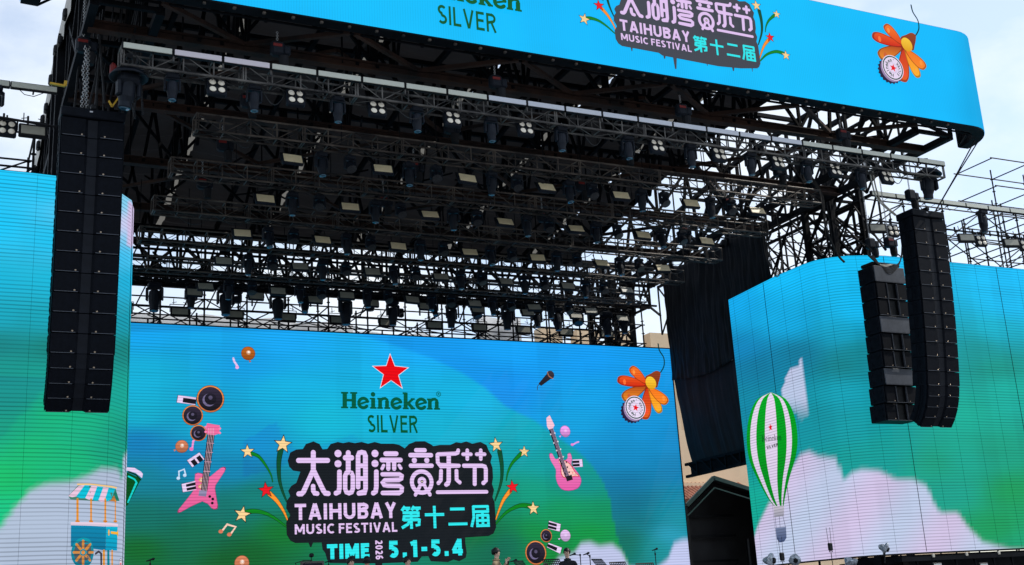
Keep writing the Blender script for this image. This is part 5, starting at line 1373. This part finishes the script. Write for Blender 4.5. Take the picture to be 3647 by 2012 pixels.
tag(b.build('lamp_rail', M['scaff']), 'short black pipe rail holding two lamps above the left side screen', 'pipe rail')
b = MB(); b.tube((26.2, 27.25, 13.08), (36, 27.25, 13.0), .03, 6)
for i in range(24): b.tube((26.4 + i * .4, 27.25, 12.98), (26.4 + i * .4, 27.25, 13.16), .03, 5)
tag(b.build('lamp_rail', M['scaff']), 'long black pipe rail holding lamps above the right side screen', 'pipe rail')
# ------------------------------------------------------------------ black cloth at stage right
def drape(name, f, nu, nv, m, label, cat='curtain'):
    vs = [f(i / nu, j / nv) for i in range(nu + 1) for j in range(nv + 1)]
    fs = [(i * (nv + 1) + j, (i + 1) * (nv + 1) + j, (i + 1) * (nv + 1) + j + 1, i * (nv + 1) + j + 1) for i in range(nu) for j in range(nv)]
    me = bpy.data.meshes.new(name); me.from_pydata([tuple(v) for v in vs], [], fs); me.materials.append(M[m]); me.polygons.foreach_set('use_smooth', [True] * len(fs))
    so_ = bpy.data.objects.new(name, me); COL.objects.link(so_); md = so_.modifiers.new('thickness', 'SOLIDIFY'); md.thickness = .02
    return tag(so_, label, cat)
def cur_low(u, v):
    y = 31.2 + u * (6.15 + .6 * min(1, v * 1.3)); z = 6.72 + v * 3.4
    fold = .05 * mnoise.noise((u * 16, v * 1.2, 3)) + .02 * mnoise.noise((u * 50, v * 2, 8)) + .05 * math.sin(v * 5 + u * 4)
    return (25.62 + fold + (.12 * u * (1 - v)), y, z)
def cur_up(u, v):
    y = 31.4 + u * 6.5; z = 9.9 + v * 4.4; tie = .5 + .5 * math.sin(u * 5.2 + 1)
    fold = .07 * mnoise.noise((u * 26 + v * 3, v * 2.2, 1)) + .07 * mnoise.noise((u * 60, v * 3 + u * 5, 5)) * (1 - .5 * v) + .06 * mnoise.noise((u * 6 - v * 3, v * 5, 9))
    return (25.50 + fold, y, z + .12 * math.sin(u * 7))
drape('curtain', cur_low, 160, 24, 'cloth', 'lower black cloth wall hanging beside the right edge of the back screen')
drape('curtain', cur_up, 170, 40, 'cloth', 'upper wrinkled black cloth hanging under the roof at stage right')
b = MB()
for i in range(10): u = .02 + i * .1; p = cur_low(u, .96); b.bbox((p[0] - .1, p[1], 9.98 + .02 * math.sin(i * 3)), (.03, .12 if i % 3 else .2, .05), .01)
tag(b.build('tie_strip', M['wcable']), 'row of pale ties along the seam of the black cloth', 'tie strip')
b = MB()
for z in (6.3, 6.75): b.bar((25.62, 31.5, z), (25.75, 37.9, z), .12, .1)
for i in range(7): b.bar((25.63, 31.6 + .9 * i, 6.3), (25.66, 32.2 + .9 * i, 6.75), .06, .06); b.bar((25.63, 31.6 + .9 * i, 6.3), (25.63, 31.6 + .9 * i, 6.75), .06, .06)
b.box((25.76, 34.5, 6.5), (.03, 6.2, .48))
tag(b.build('support_beam', M['darksteel']), 'black lattice beam along the foot of the black cloth wall', 'beam')

# ------------------------------------------------------------------ what stands behind the stage
def tarp(name, x0, x1, y, z0, z1, label, sag=.12, m='tarp', dx=0):
    nu = int((x1 - x0) / .25) + 2
    def f(u, v): 
        x = x0 + (x1 - x0) * u
        return (x, y + .06 * math.sin(x * 2.1 + v * 3) + .03 * math.sin(x * 7) + dx * u, z0 + (z1 - z0) * v - sag * v * abs(math.sin((x - x0) * 1.15)) + .04 * math.sin(x * 3) * v)
    return drape(name, f, nu, 12, m, label, 'tarpaulin')
tarp('tarpaulin', 3.0, 14.2, 42.2, 6, 12.75, 'pale grey tarpaulin sheet on the scaffold behind the left half of the back screen')
tarp('tarpaulin', 14.4, 19.0, 42.6, 6, 12.55, 'grey tarpaulin sheet behind the middle of the back screen')
tarp('tarpaulin', 19.2, 21.2, 42.0, 6, 13.25, 'taller whitish tarpaulin corner standing right of the middle behind the back screen', .04)
tarp('tarpaulin', 27.2, 30.4, 33.5, 8, 12.9, 'bluish grey tarpaulin on scaffold behind the right side screen curve', .1)
# castle-like building with crenellated parapets
cs = empty('castle_building', (42, 64, 0), label='sandy beige building with square battlements beyond the back screen', cat='building')
b = MB()
b.box((38.0, 66, 8.6), (9.5, 6, 17.2)); b.box((33.0, 63.6, 7.9), (3.6, 4, 15.8)); b.box((46, 67, 8), (8, 6, 16))
world_child(b.build('wall', M['castle'], cs), cs)
for i, (x, w, y, z0, h) in enumerate(((34.0, 1.5, 63.2, 17.2, 1.35), (36.6, 1.6, 63.2, 17.2, 1.35), (39.3, 1.6, 63.2, 17.2, 1.4), (41.9, 1.5, 63.2, 17.2, 1.4), (31.7, .9, 61.8, 15.8, .9), (33.6, .9, 61.8, 15.8, .9), (44.5, 1.4, 64.2, 16.0, 1.3), (47, 1.4, 64.2, 16, 1.3))):
    m_ = MB(); m_.box((x, y + .45, z0 + h / 2), (w, .9, h)); world_child(m_.build('battlement', M['castle'], cs), cs)
# beige house with a clay tile roof seen in the gap under the cloth
hs = empty('house', (36, 52, 0), label='sunlit beige house with clay roof tiles in the gap right of the back screen', cat='house')
b = MB(); b.box((38, 55, 5.3), (12, 4, 10.6)); b.box((36.2, 52.85, 7.62), (4.0, .5, .28)); world_child(b.build('wall', M['beige'], hs), hs)
b = MB()                                          # tiled lean-to roof: rows of rounded tiles
for r in range(12):
    y0 = 51.0 + r * .3; z0 = 6.7 + r * .15
    for i in range(26):
        x = 33.0 + i * .25
        R = Matrix.Rotation(math.atan2(.175, .3), 3, 'X')
        b.lathe([(.125, 0), (.105, .36)], (x, y0, z0), 8, R @ Matrix.Rotation(-math.pi / 2, 3, 'X'))
world_child(b.build('tile_roof', M['tile'], hs), hs)
b = MB(); b.box((36, 52.6, 2.6), (7, 3.2, 5.0)); world_child(b.build('porch_wall', M['beige'], hs), hs)
b = MB(); b.box((46, 50, 3.3), (12, .3, 6.6)); o = b.build('garden_wall', M['beige']); tag(o, 'low pale beige wall at the far right behind the dark gabled tent', 'wall')
# dark gabled tent
tn = empty('tent', (30, 42, 0), label='dark gabled tent with green sheet metal roof edge right of the back screen', cat='tent')
P0, P1, P2 = (28.35, 42.0, 5.62), (29.82, 42.0, 6.75), (31.75, 42.0, 6.22)
b = MB(); 
vs = [(P0[0], 42, 0), (P0[0], 42, P0[2]), (P1[0], 42, P1[2]), (P2[0], 42, P2[2]), (P2[0], 42, 0)]
vs2 = [(x + 4.9, 49, z) for x, y, z in vs]
b.add(vs + vs2, [(1, 2, 7, 6), (2, 3, 8, 7), (0, 1, 6, 5), (3, 4, 9, 8), (5, 6, 7, 8, 9)])
b.add([(x + 1.12, y + 1.6, z - .03) for x, y, z in vs], [(0, 1, 2, 3, 4)])
world_child(b.build('cover', M['tent'], tn), tn)
b = MB()
for p, q in ((P0, P1), (P1, P2)): b.bar((p[0], 41.95, p[2]), (q[0], 41.95, q[2]), .1, .16); b.bar((p[0], 41.95, p[2] - .42), (q[0], 41.95, q[2] - .42), .04, .05)
world_child(b.build('roof_edge', M['greenedge'], tn), tn)
b = MB()
for z in (5.3, 4.45, 3.4): b.bar((28.45, 43.4, z), (31.7, 43.4, z - .02), .06, .1)
b.bar((28.4, 42.05, 0), (28.4, 42.05, 5.6), .08, .08); b.bar((29.3, 43.3, 1.6), (31.6, 43.3, 3.3), .05, .06); b.bar((31.4, 42.2, 0), (31.4, 42.2, 4.2), .1, .1)
world_child(b.build('frame', M['black'], tn), tn)
# ------------------------------------------------------------------ people and band gear on stage
SKIN = mat('skin', (.60, .40, .30), .55); HAIR = mat('hair', (.008, .007, .007), .5)
def cloth_mat(n, c_): return mat(n, c_, .8, 0, .2, 4)
JK = {'black': cloth_mat('black_jacket', (.012, .014, .02)), 'tan': cloth_mat('tan_jacket', (.34, .25, .15)), 'navy': cloth_mat('navy_jacket', (.016, .02, .035)), 'trousers': cloth_mat('dark_trousers', (.015, .016, .02))}
def skin_mesh(name, V, E, root, mats, matf, sub=2):
    me = bpy.data.meshes.new(name); me.from_pydata([v[:3] for v in V], E, [])
    o = bpy.data.objects.new(name, me); COL.objects.link(o)
    md = o.modifiers.new('skin', 'SKIN'); md.use_smooth_shade = True
    for i, v in enumerate(V):
        s = me.skin_vertices[0].data[i]; r = v[3] if isinstance(v[3], tuple) else (v[3], v[3]); s.radius = r; s.use_root = (i == root)
    sm_ = o.modifiers.new('sub', 'SUBSURF'); sm_.levels = sub; sm_.render_levels = sub
    dg = bpy.context.evaluated_depsgraph_get(); m2 = bpy.data.meshes.new_from_object(o.evaluated_get(dg))
    bpy.data.objects.remove(o); bpy.data.meshes.remove(me)
    m2.name = name; m2.materials.clear()
    for k in mats: m2.materials.append(k)
    for p in m2.polygons: p.material_index = matf(p.center); p.use_smooth = True
    ob = bpy.data.objects.new(name, m2); COL.objects.link(ob); return ob
def person(x, y, H, rz, jacket, label, pose='relaxed', bend=0.0):
    k = H / 1.75; V = []; E = []; nm = {}
    def add(n, p, r, par=None):
        V.append((p[0] * k, p[1] * k, p[2] * k, tuple(q * k for q in r) if isinstance(r, tuple) else r * k)); nm[n] = len(V) - 1
        if par: E.append((nm[par], len(V) - 1))
    f = -bend                                             # lean forwards towards -y
    add('pelvis', (0, 0, .95), (.155, .11)); add('waist', (0, .3 * f, 1.10), (.145, .10), 'pelvis'); add('chest', (0, .6 * f, 1.30), (.17, .115), 'waist'); add('neckbase', (0, .85 * f, 1.45), (.085, .07), 'chest')
    add('neck', (0, .95 * f - .005, 1.52), .05, 'neckbase'); add('jaw', (0, 1.05 * f - .025, 1.585), (.058, .066), 'neck'); add('mid', (0, 1.08 * f - .01, 1.655), (.072, .088), 'jaw'); add('crown', (0, 1.1 * f, 1.715), (.062, .076), 'mid')
    add('nose', (0, 1.08 * f - .105, 1.635), .011, 'mid')
    for s in (-1, 1):
        n = 'R' if s < 0 else 'L'
        add('ear' + n, (s * .083, 1.08 * f + .005, 1.645), (.009, .02), 'mid')
        add('hip' + n, (s * .09, 0, .88), .10, 'pelvis'); add('knee' + n, (s * .10, -.02, .48), .062, 'hip' + n); add('ankle' + n, (s * .105, .02, .09), .042, 'knee' + n); add('toe' + n, (s * .12, -.15, .045), .035, 'ankle' + n)
        add('sh' + n, (s * .19, .7 * f, 1.40), .062, 'chest')
        if pose == 'mic' or (pose == 'halfmic' and s > 0): el, wr, hd_ = (s * .25, .6 * f - .10, 1.15), (s * .07, .6 * f - .24, 1.36), (s * .035, .6 * f - .27, 1.43)
        elif pose == 'play': el, wr, hd_ = (s * .27, .5 * f + .0, 1.12), (s * .16, .5 * f - .25, 1.08), (s * .13, .5 * f - .33, 1.07)
        else: el, wr, hd_ = (s * .25, .4 * f + .03, 1.13), (s * .27, .3 * f - .03, .88), (s * .27, .3 * f - .05, .80)
        add('el' + n, el, .047, 'sh' + n); add('wr' + n, wr, .03, 'el' + n); add('palm' + n, hd_, (.038, .02), 'wr' + n)
        d = Vector(hd_) - Vector(wr); d.normalize(); sd = d.cross(Vector((1, 0, .2))).normalized()
        for q, L in enumerate((.075, .085, .08, .06)):
            b0 = Vector(hd_) + sd * (.026 - .0175 * q) + d * .03
            m_ = b0 + d * L * .6 + Vector((-s * .008, -.006, 0)); e_ = m_ + d * L * .3 + Vector((-s * .022, -.018, 0))
            add(f'f{q}{n}', b0, .0095, 'palm' + n); add(f'g{q}{n}', m_, .0085, f'f{q}{n}'); add(f'h{q}{n}', e_, .007, f'g{q}{n}')
        tb = Vector(hd_) + sd * .042; add('t' + n, tb, .011, 'palm' + n); add('u' + n, tb + d * .045 + sd * .012, .009, 't' + n)
    head0 = Vector((0, (1.05 * f) * k, 1.52 * k)); wrists = [Vector(V[nm[w]][:3]) for w in ('wrR', 'wrL')]; hands = [Vector(V[nm[w]][:3]) for w in ('palmR', 'palmL')]
    def mf(c_):
        c_ = Vector(c_)
        if c_.z > 1.515 * k and abs(c_.x) < .12 * k: return 1
        for w, h in zip(wrists, hands):
            if (c_ - h).length < .13 * k and (c_ - w).dot(h - w) > .01 * k * k * .5: return 1
        return 2 if c_.z < .93 * k else 0
    o = skin_mesh('person', V, E, 0, [JK[jacket], SKIN, JK['trousers']], mf, 2)
    o.location = (x, y, 1.5); o.rotation_euler = (0, 0, rz); tag(o, label, 'person')
    hb = MB(); n = 14                                     # cap of hair with a fringe and uneven ends
    cz, cy = 1.672, 1.085 * f + .004
    prof = []
    for i in range(7):
        ph = math.pi / 2 * (1 - i / 6 * 1.5); vsr = []
        for j in range(n):
            t = 2 * math.pi * j / n; fr_ = max(0, -math.sin(t))
            php = max(ph, math.radians(4 + 6 * math.sin(j * 2.7))) if fr_ > .5 else ph
            jit = 1.08 + .07 * math.sin(j * 5.1 + i * 2.3)
            vsr.append((.088 * jit * math.cos(php) * math.cos(t) * k, (cy + .104 * jit * math.cos(php) * math.sin(t)) * k, (cz + .094 * jit * math.sin(php)) * k))
        prof.append(vsr)
    hb.add([v for r in prof for v in r], [(i * n + j, i * n + (j + 1) % n, (i + 1) * n + (j + 1) % n, (i + 1) * n + j) for i in range(6) for j in range(n)] + [tuple(range(n))])
    hb.build('hair', HAIR, o, True)
    fb = MB()
    for s in (-1, 1): fb.lathe([(.002, -.004), (.010, 0), (.002, .004)], (s * .03 * k, (1.08 * f - .088) * k, 1.655 * k), 8, Matrix.Rotation(math.pi / 2, 3, 'X'))
    fb.build('eyes', HAIR, o)
    MB().bbox((0, (1.06 * f - .094) * k, 1.595 * k), (.042 * k, .01, .009), .003).build('mouth', mat('lips', (.3, .12, .1), .5), o)
    cb = MB(); cb.torus((0, .9 * f * k, 1.475 * k), .078 * k, .02 * k, None, 14, 6); cb.build('collar', JK[jacket], o, True)
    return o
def at_head(px, py, Y): P = atY(px, py, Y); return P
def place(px, py, Y, rz, jacket, label, **kw):
    P = atY(px, py, Y); return person(P[0], Y, (P[2] - 1.5) * (1.75 / 1.79), rz, jacket, label, **kw)
p1 = place(1765, 1947, 27.91, .9, 'tan', 'person in a tan jacket raising a microphone in front of the screen', pose='mic')
p2 = place(2018, 1948, 27.49, -.7, 'black', 'dark haired person in a plain black jacket standing between music stands', pose='relaxed')
p3 = place(1240, 1982, 27.91, .3, 'black', 'person in glasses and black top at the left of the band', pose='play', bend=.08)
p4 = place(1304, 1977, 29.57, 2.6, 'black', 'person in a dark cap with back turned below the date lettering', pose='play', bend=.06)
p5 = place(1449, 1978, 27.91, .5, 'navy', 'short haired person in dark clothes below the date lettering', pose='play')
p6 = place(1935, 2004, 27.16, .2, 'black', 'person whose dark hair just shows beside the large drum picture', pose='play', bend=.1)
g = MB()
for s in (-1, 1): g.torus((s * .034, -.105, 1.612), .024, .003, Matrix.Rotation(math.pi / 2, 3, 'X'), 12, 4)
g.tube((-.01, -.106, 1.612), (.01, -.106, 1.612), .003, 4); g.build('glasses', M['black'], p3)
g = MB(); g.lathe([(.103, .0), (.104, .05), (.075, .09), (.02, .1)], (0, -.03, 1.66), 14); g.bbox((0, -.15, 1.665), (.16, .13, .014), .005); g.build('cap', M['cloth'], p4)
def micstand(px, py, Y, label, boom=(.35, .1), held=False):
    P = atY(px, py, Y); h = P[2] - 1.5
    t = empty('microphone_stand', (P[0], Y, 1.5), label=label, cat='microphone stand', group='microphone stands on stage')
    b = MB(); b.tube((0, 0, .1), (0, 0, h - boom[1]), .012, 6); b.tube((0, 0, h - boom[1]), (boom[0], 0, h), .01, 6)
    for i in range(3): a = i * 2.1; b.tube((0, 0, .18), (.28 * math.cos(a), .28 * math.sin(a), .01), .01, 5)
    b.lathe([(.02, -.03), (.022, .03)], (0, 0, h - boom[1]), 8); b.build('stand', M['black'], t)
    b = MB(); R = Euler((0, 1.3, 0)).to_matrix(); b.lathe([(.012, -.09), (.018, .03), (.028, .05), (.028, .08), (.012, .1)], (boom[0], 0, h), 10, R); b.build('microphone', M['black'], t)
micstand(2066, 1974, 27.07, 'boom microphone stand with a straight boom right of the person in black', (-.22, .02))
micstand(2100, 1972, 26.91, 'boom microphone stand tilted up, next to the music stand', (-.1, .06))
micstand(2332, 1957, 27.91, 'thin upright microphone stand alone near the right end of the screen', (.0, .12))
micstand(1810, 1998, 27.49, 'low boom microphone stand just right of the person in tan', (.15, .03))
micstand(1170, 1999, 27.49, 'microphone on a short stand beside the framed monitor', (.0, .1))
micstand(535, 1994, 27.49, 'single thin pole standing low in front of the left part of the screen', (.0, .1))
hm = MB(); hm.tube((0, -.31, 1.25), (.0, -.245, 1.5), .013, 8); hm.lathe([(.014, -.02), (.027, 0), (.027, .04), (.01, .06)], (0, -.243, 1.50), 10); hm = hm.build('microphone', M['black']); hm.location = p1.location; hm.rotation_euler = p1.rotation_euler; hm.scale = (.95,) * 3
tag(hm, 'black microphone held at the mouth of the person in tan', 'microphone')
def mstand(px, py, Y, rz, tilt, label):
    P = atY(px, py, Y); h = P[2] - 1.5
    t = empty('music_stand', (P[0], Y, 1.5), (0, 0, rz), label=label, cat='music stand', group='perforated music stands on stage')
    b = MB(); b.tube((0, 0, .1), (0, 0, h - .2), .012, 6)
    for i in range(3): a = i * 2.1; b.tube((0, 0, .2), (.25 * math.cos(a), .25 * math.sin(a), .01), .01, 5)
    b.build('stand', M['black'], t)
    b = MB(); R = Euler((tilt, 0, 0)).to_matrix(); W_, H_ = .50, .34
    nx, nz = 9, 6
    for i in range(nx + 1): x = -W_ / 2 + W_ * i / nx; b.box(R @ Vector((x, 0, 0)) + Vector((0, 0, h - .17)), (.022, .006, H_), R)
    for j in range(nz + 1): z = -H_ / 2 + H_ * j / nz; b.box(R @ Vector((0, .0, z)) + Vector((0, 0, h - .17)), (W_, .008, .022 if 0 < j < nz else .035), R)
    b.build('desk', M['black'], t)
mstand(2205, 1999, 27.07, .1, -.5, 'perforated music stand with a wide flat desk, in the row right of the microphones'); mstand(2300, 2003, 27.07, -.1, -.5, 'rightmost perforated music stand before the pale cloud'); mstand(2138, 1985, 26.82, .5, -.7, 'music stand turned sideways with slanted desk beside the boom microphones')
mstand(1968, 1989, 26.82, .1, -.5, 'perforated music stand left of the person in black'); mstand(1857, 1993, 27.16, .6, -.6, 'music stand left of the large drum picture')
P = atY(1112, 2006, 27.49)
t = empty('framed_monitor', (P[0], 27.49, 1.5), label='white rimmed monitor with a small camera on top at the left of the band', cat='monitor')
h = P[2] - 1.5
MB().bbox((0, 0, h - .14), (.56, .06, .38), .015).build('frame', M['strip'], t); MB().bbox((0, -.035, h - .14), (.46, .012, .28), .005).build('display', M['body'], t)
b = MB(); b.tube((0, .02, 0), (0, .02, h - .2), .03, 6); b.box((0, 0, .02), (.5, .5, .04)); b.build('stand', M['black'], t)
b = MB(); b.tube((-.02, 0, h + .05), (-.02, 0, h + .14), .01, 5); b.bbox((-.02, -.01, h + .18), (.09, .12, .09), .02); b.lathe([(.03, 0), (.03, .05)], (-.02, -.07, h + .18), 10, Matrix.Rotation(math.pi / 2, 3, 'X')); b.build('camera', M['black'], t)
b = MB(); b.path([(-.3, 0, h - .2), (-.4, 0, h + .02), (-.2, 0, h + .07), (0, 0, h + .06)], .012, 5); b.build('cable', M['cable'], t)

# ------------------------------------------------------------------ along the foot of the right side screen
b = MB()
b.bar((25.0, 26.65, 2.55), (40, 26.65, 2.55), .3, .12); b.bar((24.5, 28.5, 2.5), (25.2, 26.8, 2.5), .2, .12); b.box((33.2, 27.0, 1.34), (15.5, .1, 2.68)); b.add([(25.45, 27.0, 0), (25.45, 27.0, 2.68), (24.6, 28.0, 2.68), (24.6, 28.0, 0), (24.75, 27.07, 2.68), (24.75, 27.07, 0)], [(0, 1, 2, 3), (3, 2, 4, 5)])
for i in range(20): b.tube((25.6 + .75 * i, 26.6, 2.5), (26.1 + .75 * i, 26.7, 1.2), .03, 5); b.tube((25.6 + .75 * i, 26.55, 2.48), (25.6 + .75 * i, 26.55, 1.0), .025, 5)
tag(b.build('screen_base', M['darksteel']), 'dark steel base frame below the right side screen', 'base frame')
b = MB()
for i in range(9): b.bbox((26.2 + 1.3 * i, 26.5, 2.62), (.09, .05, .1), .01)
tag(b.build('clip_row', M['wcable']), 'row of small pale clips along the foot of the right side screen', 'clips')
def wrapped(px, py, Y, rz, tilt, label, s=1.0):
    P = atY(px, py, Y)
    t = empty('wrapped_floodlight', tuple(P), (0, 0, rz), label=label, cat='flood light', group='floodlights wrapped in clear plastic'); t.scale = (s * .8,) * 3
    R = Euler((tilt, 0, 0)).to_matrix()
    me = bpy.data.meshes.new('cover'); bm = bmesh.new(); bmesh.ops.create_icosphere(bm, subdivisions=3, radius=.2); rd = random.Random(int(px))
    for v in bm.verts:
        c_ = v.co.copy(); k = 1 + .16 * math.sin(c_.x * 31 + c_.z * 17) * math.sin(c_.y * 29 + 1) + rd.uniform(-.05, .05)
        flat = .55 if c_.y < -.02 else 1
        v.co = R @ Vector((c_.x * 1.0 * k * (1.15 if c_.y < 0 else .7), c_.y * 1.1 * flat, c_.z * k * (1.1 if c_.y < 0 else .6)))
    bm.to_mesh(me); bm.free(); me.materials.append(M['plastic']); o = bpy.data.objects.new('plastic_cover', me); COL.objects.link(o); o.parent = t
    b = MB(); b.lathe([(.05, -.02), (.085, .0), (.085, .03), (.06, .04)], R @ Vector((0, -.125, 0)), 14, R @ Matrix.Rotation(math.pi / 2, 3, 'X')); b.build('lamp_rim', M['black'], t)
    b = MB(); b.tube((0, 0, -.12), (0, .05, -.5), .02, 5)
    for s_ in (-1, 1): b.bar((s_ * .2, 0, 0), (0, .02, -.25), .02, .03)
    b.build('bracket', M['black'], t)
wrapped(2742, 1996, 26.3, .5, .1, 'leftmost plastic wrapped floodlight at the foot of the right screen', 1.15); wrapped(2830, 1994, 26.2, -.4, .2, 'plastic wrapped floodlight with an amber lens at the foot of the right screen', .9)
wrapped(3150, 1952, 25.9, .7, .5, 'raised plastic wrapped floodlight tilted up against the pale cloud', 1.0); wrapped(3028, 2006, 25.9, .2, .9, 'low plastic wrapped floodlight under the edge of the right screen', 1.2)
def hung(px, py, label):
    P = atY(px, py, 25.4)
    t = empty('clamped_receiver_box', tuple(P), label=label, cat='equipment box', group='small black boxes with twin aerials')
    MB().bbox((0, 0, 0), (.13, .08, .20), .02).build('body', M['black'], t)
    b = MB()
    for s in (-1, 1): b.tube((s * .045, 0, .1), (s * .06, 0, .50), .006, 5); b.tube((s * .04, 0, -.1), (s * .05, 0, -.14), .012, 5)
    b.build('aerial', M['black'], t); MB().tube((0, 0, -.1), (.01, 0, -.7), .01, 5).build('stem', M['black'], t)
hung(2785, 1982, 'black box with two thin aerials below the balloon basket'); hung(2957, 1947, 'black box with two thin aerials against the pale cloud')
for i, (px, c_) in enumerate(((3340, 'left'), (3505, 'right'))):
    P = atY(px, 2010, 25.9)
    t = empty('monitor_screen', (P[0], 25.9, P[2] - .1), label=f'grey monitor screen on the {c_} under the right side screen', cat='monitor', group='grey monitors under the right screen')
    MB().bbox((0, .03, 0), (.34, .05, .30), .01).build('frame', M['black'], t); MB().bbox((0, 0, 0), (.28, .012, .24), .004).build('display', M['tarp'], t)
